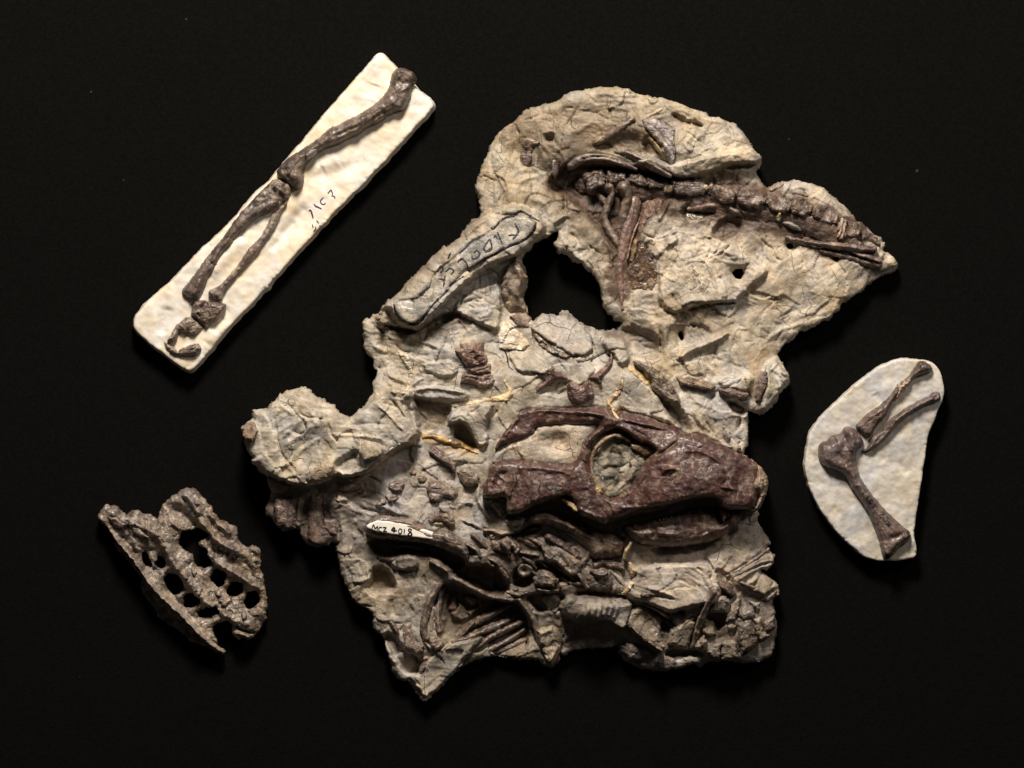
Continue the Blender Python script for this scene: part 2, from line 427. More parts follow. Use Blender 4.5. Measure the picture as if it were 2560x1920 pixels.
def relief(thing, name, shape, h, mat, c1, c2=None, w=None, parent=None, lift=0.0, holes=(), st=None, round_=None, jagg=None,
           rough=1.0, fibre=0.6, lst=(), power=0.5, zfun=None, seed=None, cap=False, label=None, sharp=0.35, bias=0.0,
           cscale=26, follow=False, low=26.0, moat=None, resid=None, wall=0.0, tiltv=(0, 0), crest=None, patches=()):
    """a piece of relief: outline (polygon string / array, or chain of x y r), domed to height h above the ground it sits in"""
    global TOP
    if seed is None: seed = random.randint(0, 9999)
    if isinstance(shape, str) and shape.startswith('~'):
        C = smooth_open(tr3(shape[1:]), 5); P = None
        if jagg is None: jagg = 1.5
        x0, x1 = (C[:, 0] - C[:, 2]).min(), (C[:, 0] + C[:, 2]).max(); y0, y1 = (C[:, 1] - C[:, 2]).min(), (C[:, 1] + C[:, 2]).max()
    else:
        P = tr(shape) if isinstance(shape, str) else np.asarray(shape)
        if round_ is None: round_ = 0 if len(P) < 13 else 1
        if jagg is None: jagg = 2.4 if round_ == 0 else 1.3
        P = smooth_closed(P, round_); C = None
        x0, y0 = P.min(0); x1, y1 = P.max(0)
    small = max(x1 - x0, y1 - y0)
    if st is None: st = 1.25 if small < 130 else 2.5
    X, Y = grid_patch(x0 - 25, x1 + 25, y0 - 25, y1 + 25, st)
    if C is not None:
        D, RR, ARC = sd_chain(X, Y, C)
        D = jag(D, X, Y, jagg, 14, seed)
        T = np.clip(-D / (RR * (0.95 if w is None else w)), 0, 1)
        ang = math.atan2(C[-1, 1] - C[0, 1], C[-1, 0] - C[0, 0])
        hs = np.clip(RR / np.max(C[:, 2]), 0.4, 1)
    else:
        D = sd_poly(X, Y, P)
        for hl in holes:
            D = np.maximum(D, -sd_poly(X, Y, smooth_closed(tr(hl) if isinstance(hl, str) else hl, 1)))
        D = jag(D, X, Y, jagg, 14, seed)
        ww = w if w is not None else max(6.0, 0.55 * (-D).max())
        T = np.clip(-D / ww, 0, 1); hs = 1.0
        q = P - P.mean(0); cov = q.T @ q; ev, evec = np.linalg.eigh(cov); ang = math.atan2(evec[1, 1], evec[0, 1])
    dome = wall + (1 - wall) * (1 - (1 - T) ** 2) ** power
    if thing.carve is not None:
        if moat is None: moat = min(0.3 * h, 8) if mat is not M_ROCK else min(0.2 * h, 4)
        if follow: moat = 0
        k_ = 2 if st == 1.25 else 1
        Xs, Ys, Ds = X[::k_, ::k_], Y[::k_, ::k_], D[::k_, ::k_]
        CZ, ci, cj = thing.carve
        a0 = int(round(Xs[0, 0] / ST)) - ci; b0 = int(round(Ys[0, 0] / ST)) - cj
        aa = np.clip(a0 + np.arange(Xs.shape[1]), 0, CZ.shape[1] - 1); bb = np.clip(b0 + np.arange(Xs.shape[0]), 0, CZ.shape[0] - 1)
        fil = 0.0 if (follow or zfun is not None or h > 45) else min(0.26 * h, 7)
        amt = fil * np.exp(-np.clip(Ds, 0, None) / 9.0) - 0.8 * moat * np.exp(-(np.clip(Ds + 1, 0, None) / 3.5) ** 2)
        cur = CZ[np.ix_(bb, aa)]
        CZ[np.ix_(bb, aa)] = np.where(np.abs(amt) > np.abs(cur), amt, cur)
    z = h * hs * dome
    # fibres along the long axis + pitting + broken facets
    u = X * math.cos(ang) + Y * math.sin(ang); v = -X * math.sin(ang) + Y * math.cos(ang)
    damp = sst(0, 0.35, T)
    sc = min(1.0, 0.35 + h / 40.0)
    z = z + damp * sc * (0.6 * rough * (1.9 * fbm(X, Y, 34, 3, seed) + 1.1 * facets(X, Y, 15, seed, 1.0)[0] + 0.6 * fbm(X, Y, 6, 2, seed + 3))
                    + fibre * 1.6 * fbm(u / 5.0, v, 5.5, 3, seed + 9))
    if tiltv == (0, 0) and P is not None and len(P) < 40:
        rg = random.Random(seed); tiltv = (rg.uniform(-.16, .16), rg.uniform(-.16, .16))
        f_, e_ = facets(X, Y, max(20, small * 0.33), seed + 40, 0.9); z = z + damp * min(4.0, 0.12 * h) * f_
    z = z + tiltv[0] * (X - X.mean()) + tiltv[1] * (Y - Y.mean())
    if lst: z = z + strokes_height(X, Y, lst)
    for pa in patches:   # (amp, soft, polygon)
        d = sd_poly(X, Y, tr(pa[2])) + 2.5 * fbm(X, Y, 13, 2, seed + 5)
        z = z + pa[0] * sst(pa[1], -pa[1], d)
    if crest is not None: z = z + crest(X, Y, T)
    x, y, used, quads, rim, rv = cut_patch(X, Y, D, st)
    # ground: plane through the surface underneath, or following it
    gx_, gy_ = X.ravel()[used], Y.ravel()[used]
    gz = sample(TOP, gx_, gy_)
    if zfun is not None:
        base = zfun(x, y)
    elif follow:
        base = gz
    else:
        A = np.column_stack([gx_, gy_, np.ones(len(gx_))])
        co, *_ = np.linalg.lstsq(A, gz, rcond=None)
        lim = 0.35
        co[0] = np.clip(co[0], -lim, lim); co[1] = np.clip(co[1], -lim, lim)
        base = co[0] * (gx_ - gx_.mean()) + co[1] * (gy_ - gy_.mean()) + gz.mean()
    zz = base + lift + z.ravel()[used]
    zlow = min(gz.min(), base.min()) - low
    if cap: zlow = base.min() - 2
    zlow = max(zlow, 2.0)
    zz = np.maximum(zz, zlow + 1)
    cols = col_mix(x, y, c1, c2 if c2 is not None else tuple(np.array(c1) * 0.75), cscale, seed, sharp, bias)
    if thing.carve is not None:
        cols = cols * stain_shade(x, y)[:, None] ** (0.6 if mat is M_SKULL else 1.0) if mat is not M_PUTTY and mat is not M_LABEL else cols
    if resid is None: resid = 0.5 if (mat is M_BONE and thing.carve is not None) else (0.42 if mat is M_SKULL else 0.0)
    if resid > 0:   # rock still clinging to the bone, mostly along its edges
        tt = T.ravel()[used]
        ns = fbm(x, y, 17, 5, seed + 77, 0.62)
        f = np.clip(sst(0.22 + (0.12 if mat is M_SKULL else 0), 0.6, ns + 0.5 * np.exp(-tt / 0.16) - 0.05), 0, 1) * resid
        if mat is M_SKULL:   # cracks filled with pale rock
            _, ee = facets(x, y, 34, seed + 31)
            _, e4 = facets(x, y, 13, seed + 32)
            mk = sst(0.0, 0.45, fbm(x, y, 60, 3, seed + 33))
            f = np.clip(f + 0.6 * sst(0.06, 0.015, ee) * mk + 0.3 * sst(0.07, 0.02, e4) * sst(0.3, 0.6, fbm(x, y, 40, 2, seed + 34)), 0, 0.7)
        rc = np.array((.33, .275, .205))[None] * (1 + 0.2 * fbm(x, y, 9, 2, seed + 5))[:, None]
        cols = cols * (1 - f[:, None]) + rc * f[:, None]
    V, F, CC = solid_from_patch(x, y, zz, quads, rim, rv, zlow, 2, 0.0, cols, -1.0, seed, cap)
    me = make_mesh(name, plan_to_world(V[:, 0], V[:, 1], V[:, 2], thing.org), F, mat, CC)
    o = thing.add(name, me, parent, label)
    # update the raster
    ii = np.round(gx_ / ST).astype(int); jj = np.round(gy_ / ST).astype(int)
    ok = (np.abs(gx_ - ii * ST) < 0.3) & (np.abs(gy_ - jj * ST) < 0.3) & (ii >= 0) & (jj >= 0) & (ii < TOP.shape[1]) & (jj < TOP.shape[0])
    TOP[jj[ok], ii[ok]] = np.maximum(TOP[jj[ok], ii[ok]], zz[ok])
    return o

def ink(thing, name, spec_list, width, mat, parent=None, label=None, lift=0.9):
    """pen strokes: thin ribbons lying on the surface, joined into one piece of writing"""
    V = []; F = []; n = 0
    for sp in spec_list:
        w = width
        if isinstance(sp, tuple): sp, w = sp
        p = tr(sp) if isinstance(sp, str) else np.asarray(sp)
        p = smooth_open(p, 5)
        # resample evenly
        s = np.concatenate([[0], np.cumsum(np.hypot(*np.diff(p, axis=0).T))])
        m = max(3, int(s[-1] / 1.6))
        t = np.linspace(0, s[-1], m); p = np.column_stack([np.interp(t, s, p[:, 0]), np.interp(t, s, p[:, 1])])
        tg = np.gradient(p, axis=0); tg /= np.linalg.norm(tg, axis=1)[:, None] + 1e-9
        nn = np.column_stack([-tg[:, 1], tg[:, 0]])
        ww = w * 0.5 * (0.75 + 0.45 * np.sin(np.linspace(0, math.pi, m)) + 0.25 * perlin(t / 6, t * 0 + n, 3))
        rows = []
        for k, f in enumerate((-1, 0, 1)):
            q = p + nn * (f * ww)[:, None]
            zz = np.maximum(sample(TOP, q[:, 0], q[:, 1]), sample(TOP, p[:, 0], p[:, 1]) - 1.5)
            rows.append(np.column_stack([q, zz + lift + (0.5 if f == 0 else 0)]))
        V.append(np.stack(rows, 1).reshape(-1, 3))
        for i in range(m - 1):
            for k in range(2):
                F.append((n + i * 3 + k, n + i * 3 + k + 1, n + (i + 1) * 3 + k + 1, n + (i + 1) * 3 + k))
        n += m * 3
    V = np.concatenate(V)
    me = make_mesh(name, plan_to_world(V[:, 0], V[:, 1], V[:, 2], thing.org), np.array(F)[:, ::-1], mat)
    return thing.add(name, me, parent, label)

# ------------------------------------------------------------------ the black cloth
def cloth():
    n = 120; half = 0.34
    t = np.linspace(-half, half, n); X, Y = np.meshgrid(t, t)
    Z = 0.0004 * fbm(X / S, Y / S, 500, 3, 77) - 0.0006
    ids = np.arange(n * n).reshape(n, n)
    F = np.stack([ids[:-1, :-1], ids[:-1, 1:], ids[1:, 1:], ids[1:, :-1]], -1).reshape(-1, 4)
    me = make_mesh('backdrop_cloth', np.stack([X, Y, Z], -1).reshape(-1, 3), F, M_CLOTH)
    o = bpy.data.objects.new('backdrop_cloth', me); COL.objects.link(o); o['kind'] = 'structure'
    o['label'] = 'plain black cloth under all the fossils'
cloth()
# ================================================================== THE BIG SLAB
slab = Thing('fossil_specimen', 'large irregular grey fossil slab with dark red-brown skull, ribs and vertebrae', 'fossil', (1400, 960))
OUT = tr('''A 225 1520 222 1400 225 1300 180 1230 178 1190 205 1080 235 960 270 880 330 760 385 640 430 570 500 510 600 450 700 350 800 300 880 285 1000 265 1100 215 1160 165 1230 130 1380 100 1500 68 1600 78 1680 70 1780 80 1860 90 1920 140 2010 165 2120 180 2212 195
B 130 175 330 220 450 265 560 305 690 360 780 405 880 410 950 460 1070 480 1130 560 1200 670 1270 780 1330 860 1340 910 1330 970 1285 990 1300 1040 1340 1090 1390 1170 1410 1190 1470 1170 1540 1140 1660 1110 1720 1100 1820 1115 1950 1170 2040 1190 2100 1250 2212 1340
C 1400 530 1450 580 1530 670 1630 740 1720 810 1815 840 1810 900 1830 940 1825 1000 1880 1040 1940 1080 1980 1140 1960 1190 1900 1240 1800 1270 1720 1330 1660 1370 1600 1430 1510 1470 1480 1510 1390 1550 1330 1640
U 2075 795 2040 815 G 2212 790 2160 860 2080 910 2040 930 1990 1020 1970 1050 2010 1120 2050 1190 2090 1250 2100 1290 2080 1370 2050 1420 1990 1490 1960 1560 1910 1610
Z 660 970 620 1000 540 1010 400 990 405 1030 400 1150 385 1250 375 1400 360 1560
H 1600 600 1690 700 1780 800 1815 880 1815 960 1790 1060 1750 1140 1725 1230 1755 1270 1750 1320 1780 1390 1830 1480 1895 1585
I 1895 130 1845 185 1900 230 1935 280 1925 360 1850 440 1795 430 1810 490 1920 550 1985 590 1975 700 1935 760 1930 830 1960 900 1955 1000 1960 1070 1945 1150 1935 1250 1900 1370 1860 1420 1780 1450 1600 1460 1480 1440 1320 1440 1230 1450 1150 1480 1030 1470 900 1520 740 1555 600 1540 540 1535 390 1495 280 1420 225 1330 215 1240
J 1560 1370 1450 1430 1200 1440 1000 1470 930 1520 890 1500 890 1560 850 1600 790 1645 730 1620 650 1560 560 1560 440 1545 300 1540 150 1510 60 1530
K 1560 1100 1450 1130 1340 1190 1280 1250 1200 1330 1100 1430 1000 1520 990 1550 950 1570 890 1550 830 1490 780 1400 735 1345 680 1360 640 1330 590 1240 560 1150 530 1070 510 1000 480 900 470 850 400 800 375 750 360 680 350 610 310 550 220 510 130 430 100 360 60 280 40 220
L 930 1270 920 1190 925 1150 895 1060 890 990 900 935 830 920 800 950 700 965 620 950 540 930 500 870 470 790 430 770 400 785 300 775 230 740 170 650 110 610 100 530 150 430 170 380 140 300 120 200 100 170 40 130
M 221 1166 190 1150 165 1110 185 1080 130 990 100 920 65 820 65 740 110 690 190 650 200 560 350 535 370 500 430 460 480 390 560 360 650 310 710 298 790 320 830 370 900 420 1000 470 1080 510 1130 570 1190 610 1245 640 1300 610 1340 570 1400 520 1470 460 1510 370 1520 250 1555 150 1580 90
N 205 780 170 760 140 660 80 580 45 500 45 400 25 300 25 240 60 205 105 210 140 160 200 150 230 90 290 40
O 400 1050 500 940 620 820 750 690 850 580 930 530 1010 490 1080 430 1150 350 1200 290 1230 210 1290 210''')
HOLE = tr('''O 1770 640 1850 570 1950 470 2080 390 2180 340 P 170 775 210 790 190 880 180 950 200 1050 250 1020 310 1060 360 1110 450 1140 500 1200 560 1230 620 1300 660 1370 690 1460 690 1540 720 1620
Q 1170 70 1210 140 1270 210 1350 250 1290 320 1200 335 1100 325 1020 300 930 270 860 230 800 180 750 150 700 118 650 125 640 165 540 170 470 150 420 190 370 240 310 190 300 150 305 100 260 40
O 1855 1230 1800 1150 1790 1090 1820 1010 1840 920 1855 870 1830 820 1790 740 1770 690''')
SMALL = [tr('C 130 1230 190 1190 260 1190 275 1240 250 1310 200 1310 140 1270'), tr('C 745 920 790 905 825 930 815 970 775 985 745 960'),
         tr('C 1268 1070 1295 1065 1312 1085 1300 1102 1275 1095'), tr('G 870 790 910 780 935 830 930 880 905 890 880 850')]

SX, SY = grid_patch(590, 2260, 205, 1765, ST)
SD = sd_poly(SX, SY, OUT)
SD = np.maximum(SD, -sd_poly(SX, SY, HOLE))
for s in SMALL: SD = np.maximum(SD, -sd_poly(SX, SY, smooth_closed(s, 2)))
SD = jag(SD, SX, SY, 3.2, 30, 11)

CP = [(1220,480,66),(1250,350,66),(1450,260,74),(1700,300,84),(1850,400,78),(1300,480,80),(1500,420,78),(1700,480,72),(2000,520,66),(2200,660,46),(1900,650,74),(1700,700,74),(1600,850,74),(1950,800,56),(1800,900,78),(1930,1000,66),(1840,1120,66),(1550,640,60),
 (1300,610,90),(1000,900,88),(930,850,80),(1150,850,92),(1250,950,96),(1400,900,88),(1550,950,92),(1700,1000,95),(1450,780,72),(1330,780,64),(700,1100,66),(850,1080,84),(950,1050,98),(750,1320,52),(680,1350,44),(1050,1200,92),(1000,1300,90),(1150,1350,90),(1200,1450,74),(950,1450,64),(900,1400,62),(1000,1550,54),(1050,1700,40),(1250,1600,34),(1130,1500,58),
 (1300,1200,98),(1500,1150,98),(1700,1200,98),(1800,1250,94),(1450,1350,80),(1600,1400,78),(1750,1430,80),(1900,1400,72),(1700,1500,82),(1850,1550,62),(1750,1600,56),(1900,1620,48),(1400,1450,84),(1480,1510,72),(1450,1600,12),(1520,1600,12),(1320,1600,34),(1600,1660,26),(1700,1680,24),(1580,1580,60)]
num = 0; den = 0
for (cx, cy, cz) in CP:
    wt = 1.0 / (((SX - cx) ** 2 + (SY - cy) ** 2) + 900.0) ** 1.6
    num = num + wt * cz; den = den + wt
SZ = num / den

def region(cx, cy, r): return np.exp(-(((SX - cx) ** 2 + (SY - cy) ** 2) / (r * r)))
chip = np.clip(0.45 + 0.9 * region(1750, 580, 130) + 0.4 * region(1150, 800, 130) + 0.8 * region(1400, 620, 90) + 0.5 * region(1900, 1100, 60) + 0.5*region(640,1120,70), 0, 1.6)
f1, e1 = facets(SX, SY, 74, 21, 0.9)
f2, e2 = facets(SX, SY, 27, 22, 1.1)
f3, e3 = facets(SX, SY, 12, 23, 1.2)
SZ = SZ + 15 * fbm(SX, SY, 170, 2, 1) + 6.0 * fbm(SX, SY, 72, 2, 4) + 4.0 * f1 + 3.2 * (chip - 0.25) * f2 + 1.2 * (chip - 0.2) * f3 + 1.6 * fbm(SX, SY, 40, 3, 2) + 0.35 * fbm(SX, SY, 8, 3, 3)
f0, e0 = facets(SX, SY, 128, 27, 0.6)
SZ = SZ + 7.5 * f0 + 1.5 * f1
ws = [np.exp(7 * fbm(SX, SY, 150, 2, 500 + 7 * k)) for k in range(4)]; wt_ = sum(ws)
for k in range(4):
    a = math.radians(20 + 45 * k); u = SX * math.cos(a) + SY * math.sin(a); v = -SX * math.sin(a) + SY * math.cos(a)
    nn = fbm(u / 3.6, v + 9 * perlin(SX / 70, SY / 70, 18 + k), 30, 3, 520 + 9 * k)
    SZ = SZ + 4.0 * (ws[k] / wt_) * (1 - 2.2 * np.abs(nn)) * sst(0.1, 0.55, fbm(SX, SY, 120, 2, 540))
# tool marks: flowing ridges with a local direction
for (cx, cy, r, ang, amp, sc) in [(1230, 420, 110, -72, 5.5, 17), (1210, 480, 90, -80, 4.5, 14), (1800, 370, 90, -20, 2.5, 12), (1750, 800, 130, 60, 2.6, 13),
        (1650, 620, 120, -50, 3.0, 13), (1050, 960, 110, 8, 3.2, 11), (1010, 1000, 60, 60, 2.5, 12), (730, 1100, 110, -38, 3.4, 34), (900, 1060, 80, 8, 2.5, 26),
        (950, 820, 90, 15, 5, 16), (900, 1480, 90, 70, 4, 16), (1010, 1500, 90, 85, 3.5, 15), (1800, 1030, 90, 62, 3.0, 14), (1900, 1400, 80, -35, 3, 14),
        (1550, 260, 130, 12, 4.0, 15), (1560, 600, 80, -60, 3, 12), (860, 1440, 70, 80, 4, 14), (1650,1430,100,10,2,12), (2080, 640, 110, -35, 2.5, 14), (1150,800,80,-10,3,15)]:
    a = math.radians(ang); u = SX * math.cos(a) + SY * math.sin(a); v = -SX * math.sin(a) + SY * math.cos(a)
    nn = fbm(u / 4.5 + 0.25 * v, v + 6 * perlin(SX / 60, SY / 60, 8), sc, 3, 40 + int(r))
    SZ += 0.5 * amp * region(cx, cy, r) * (1 - 2 * np.abs(nn))
hl = sst(0.05, 0.01, e1) * sst(0.2, 0.5, fbm(SX, SY, 90, 2, 66)); SZ -= 4.5 * hl
# small pits
pit = fbm(SX, SY, 13, 2, 61); SZ -= 1.6 * sst(0.5, 0.8, pit)

# raised / sunken plates: (dh, soft, outline)
PL = [
 (64, 6, 'M 20 1250 20 200 1245 640 1900 200 2050 800 1950 900 1800 960 1690 1050 1600 1130 1440 1250 1200 1290 1090 1270 1020 1320 870 1380 730 1390 620 1370 430 1290 300 1230 180 1150'),   # left lobe cap
 (10, 5, 'M 790 1290 820 1220 900 1160 1010 1120 1100 1150 1090 1230 1020 1300 900 1340 820 1340'),
 (12, 4, 'M 1370 1000 1430 890 1560 920 1640 970 1640 1030 1540 1090 1420 1110'),
 (-14, 8, 'M 1090 1130 1240 1060 1340 990 1380 1110 1420 1200 1250 1270 1120 1240'),
 (12, 42, 'B -800 1000 -200 760 350 1000 700 960 1270 900 1500 880 1100 200 0 -200 -1600 -100 -1600 600'),
 (17, 6, 'B -60 890 60 950 350 1080 520 1090 700 1040 820 1010 940 960 1050 930 1270 920 1450 900 1350 740 1000 800 600 880 360 960 100 850'),
 (-12, 4, 'B 940 965 1050 935 1260 925 1230 980 1100 975 1000 1000'),
 (15, 5, 'G 860 590 1000 545 1150 490 1300 480 1480 465 1560 410 1700 270 1860 150 1800 60 1330 -260 1000 -320 760 -350 700 -100 640 150 660 300 640 400 700 520'),
 (8, 3, 'P 1150 870 1280 850 1500 820 1530 900 1400 960 1300 1100 1200 1000'),
 (-26, 10, 'P 60 330 300 380 480 540 640 740 800 920 880 1010 990 930 1120 770 1190 650 1400 430 1450 330 1500 170 1000 80 500 40 250 60'),            # rib hollow
 (-16, 6, 'P 1560 560 1650 470 1900 470 1950 560 1830 620 1700 660 1600 640'),
 (-14, 5, 'P 1900 800 1960 700 2100 620 2240 700 2160 820 2040 880 1940 870'),
 (-16, 5, 'A 940 610 1040 590 1040 670 1000 690 940 670'),
 (-12, 12, 'A 1480 700 1900 560 2080 700 2070 880 1800 780 1600 770'),
 (-15, 4, 'B 340 370 450 400 600 470 710 520 600 510 480 480 380 430'),
 (-14, 4, 'B 60 600 130 660 250 800 330 920 340 960 250 900 130 880 20 760'),
 (34, 7, 'O 200 1280 290 1120 520 900 850 560 1240 230 1500 100 1780 60 1960 160 2060 290 1960 460 1780 600 1500 700 1300 820 1130 950 960 1120 800 1300 660 1440 500 1420 330 1400 220 1380'),  # fibula bar
 (-22, 6, 'O 640 1440 800 1330 1000 1240 1150 1260 1000 1330 800 1430 700 1470'),
 (-24, 6, 'O 200 1240 330 1170 400 1330 560 1420 660 1460 560 1480 400 1440 260 1380'),
 (12, 4, 'O 1040 1200 1130 1080 1400 950 1540 900 1560 1250 1530 1450 1300 1350 1150 1300'),
 (-22, 4, 'N 490 1080 600 1075 760 1090 1000 1130 1010 1240 960 1330 900 1450 700 1480 600 1330 500 1170'),
 (-26, 6, 'N 1080 1330 1180 1380 1260 1550 1310 1640 1230 1640 1130 1560 1030 1500'),
 (16, 3, 'N 960 1360 1040 1200 1250 1150 1500 1130 1420 1250 1380 1400 1430 1560 1330 1640 1200 1430 1080 1340'),
 (10, 3, 'N 590 1050 600 990 700 960 900 960 1150 1000 1220 1060 1100 1120 900 1090 700 1100'),
 (7, 3, 'N 700 690 980 670 1080 720 1060 850 900 830 720 790'),
 (8, 3, 'N 1640 560 1820 560 1980 640 2100 760 2050 830 1900 790 1760 800 1680 700'),
 (14, 5, 'Q 1130 450 1200 430 1390 440 1400 540 1440 650 1330 740 1250 600 1180 560'),
 (-18, 10, 'Q 1180 330 1400 280 1750 400 1780 640 1500 640 1410 560 1390 440 1200 420'),
 (-9, 5, 'Q 560 1020 400 1040 560 880 620 900 790 890 740 960 740 1040 600 1060'),
 (10, 6, 'Q 1410 720 1640 960 1750 1080 1900 1330 2040 1440 1700 1290 1400 1240 1320 1170 1320 1000 1340 900'),
 (-18, 8, 'Q 1750 1060 1850 1130 1990 1180 2120 1440 2050 1450 1900 1320'),
 (10, 4, 'G 960 980 1250 880 1450 780 1320 900 1000 1040 900 1100 820 1100'),
 (-8, 4, 'G 740 760 880 700 1200 720 1240 850 960 980 760 1000'),
 (10, 6, 'G 1300 1330 1440 1300 1700 1250 1650 1480 1500 1430 1350 1400'),
 (12, 5, 'Z 620 430 650 330 780 240 920 470 940 560 800 760 660 960 560 960 590 850 620 680 660 560'),
 (-20, 6, 'Z 110 820 260 860 380 960 330 1040 200 1000 140 920'),
 (-36, 8, 'Y 300 660 500 660 850 690 1050 730 1220 800 1360 880 1380 960 1200 980 1100 860 800 800 600 830 420 850'),
 (12, 5, 'Y 570 900 650 830 820 830 880 900 830 980 700 1000 580 980'),
 (-30, 6, 'Y 340 1000 440 960 530 1010 570 1080 620 1200 560 1230 420 1250 330 1210 290 1160 350 1110'),
 (-58, 14, 'Y 1240 1000 1330 960 1600 980 1760 1000 1830 1100 1840 1200 1780 1270 1600 1240 1450 1150 1300 1080'),
 (14, 4, 'Y 1420 930 1500 820 1560 760 1640 790 1660 900 1740 980 1640 960 1500 950'),
 (-34, 8, 'K 1180 220 1500 390 1800 470 1980 480 2060 640 2080 800 2050 1000 1900 1080 1700 1050 1600 800 1400 800 1280 870 1160 820 1140 600 1060 520 1000 450'),
 (14, 4, 'K 1200 590 1290 570 1310 460 1350 500 1440 590 1590 490 1500 560 1420 670 1340 690 1250 650'),
 (-16, 5, 'K 470 850 560 800 680 930 690 1000 800 1040 880 1080 930 1150 900 1260 740 1280 660 1200 580 1050 520 950'),
 (10, 3, 'K 740 1280 880 1270 960 1130 1160 960 1480 870 1600 850 1400 1080 1240 1280 1000 1500 940 1540 860 1420'),
 (24, 6, 'J 1720 540 2000 480 2212 480 2600 500 2700 900 2350 950 2100 1020 1950 960 1800 900 1620 850 1660 700 1740 640'),
 (-24, 6, 'J 1800 930 2000 1010 2100 1060 2212 1010 2300 1000 2250 1100 2150 1250 2020 1240 1950 1150 1880 1030'),
 (30, 5, 'J 920 880 1100 830 1300 850 1600 870 1700 960 1600 1240 1500 1170 1400 1115 1330 1140 1210 1190 1130 1150 1040 1130 980 1060 900 1000'),
 (-24, 6, 'J 500 860 640 810 860 810 940 860 900 980 820 1030 740 990 640 1040 580 960'),
 (16, 3, 'J 660 840 800 810 900 850 920 950 850 1020 790 1020 720 950'),
 (-22, 8, 'J 1150 790 1400 800 1620 850 1600 930 1400 900 1130 870 1050 900 1080 800'),
 (-26, 6, 'J 600 480 760 470 860 560 1000 640 980 720 860 690 830 580 700 540 600 580'),
 (-46, 8, 'R 500 1290 620 1260 760 1190 900 1140 1080 1070 1220 1050 1300 1230 1460 1310 1640 1370 1800 1300 2212 1240 H 880 1100 1260 1060 1330 1190 1300 1300 1200 1220 900 1290 500 1400 270 1440 R 1700 1500 1500 1500 1330 1420 1100 1330 900 1270 740 1290 600 1330'),
 (-24, 10, 'H 600 1620 1000 1600 1290 1550 1500 1400 1480 1480 1300 1600 1000 1660 650 1690'),
 (-30, 7, 'J 560 40 700 60 560 160 420 200 330 190 380 150 480 120'),
 (-30, 7, 'J 380 560 420 540 560 600 640 640 560 700 480 760 400 740 370 680'),
 (-10, 5, 'I 1180 460 1330 400 1480 520 1500 680 1420 740 1280 660'),
 (-26, 5, 'I 1180 900 1400 890 1400 1000 1330 1080 1280 1070 1200 980'),
 (-26, 5, 'I 760 1300 980 1330 1050 1310 1180 1360 1100 1400 900 1380 720 1400'),
]
for dh, so, P in PL:
    P = smooth_closed(tr(P), 1)
    m = (SX > P[:, 0].min() - 20) & (SX < P[:, 0].max() + 20) & (SY > P[:, 1].min() - 20) & (SY < P[:, 1].max() + 20)
    d = sd_poly(SX[m], SY[m], P) + 2.6 * fbm(SX[m], SY[m], 15, 3, int(abs(P[0, 0])))
    SZ[m] += (1.6 * dh if abs(dh) < 40 else dh) * sst(so * 1.15, -so * 1.15, d)

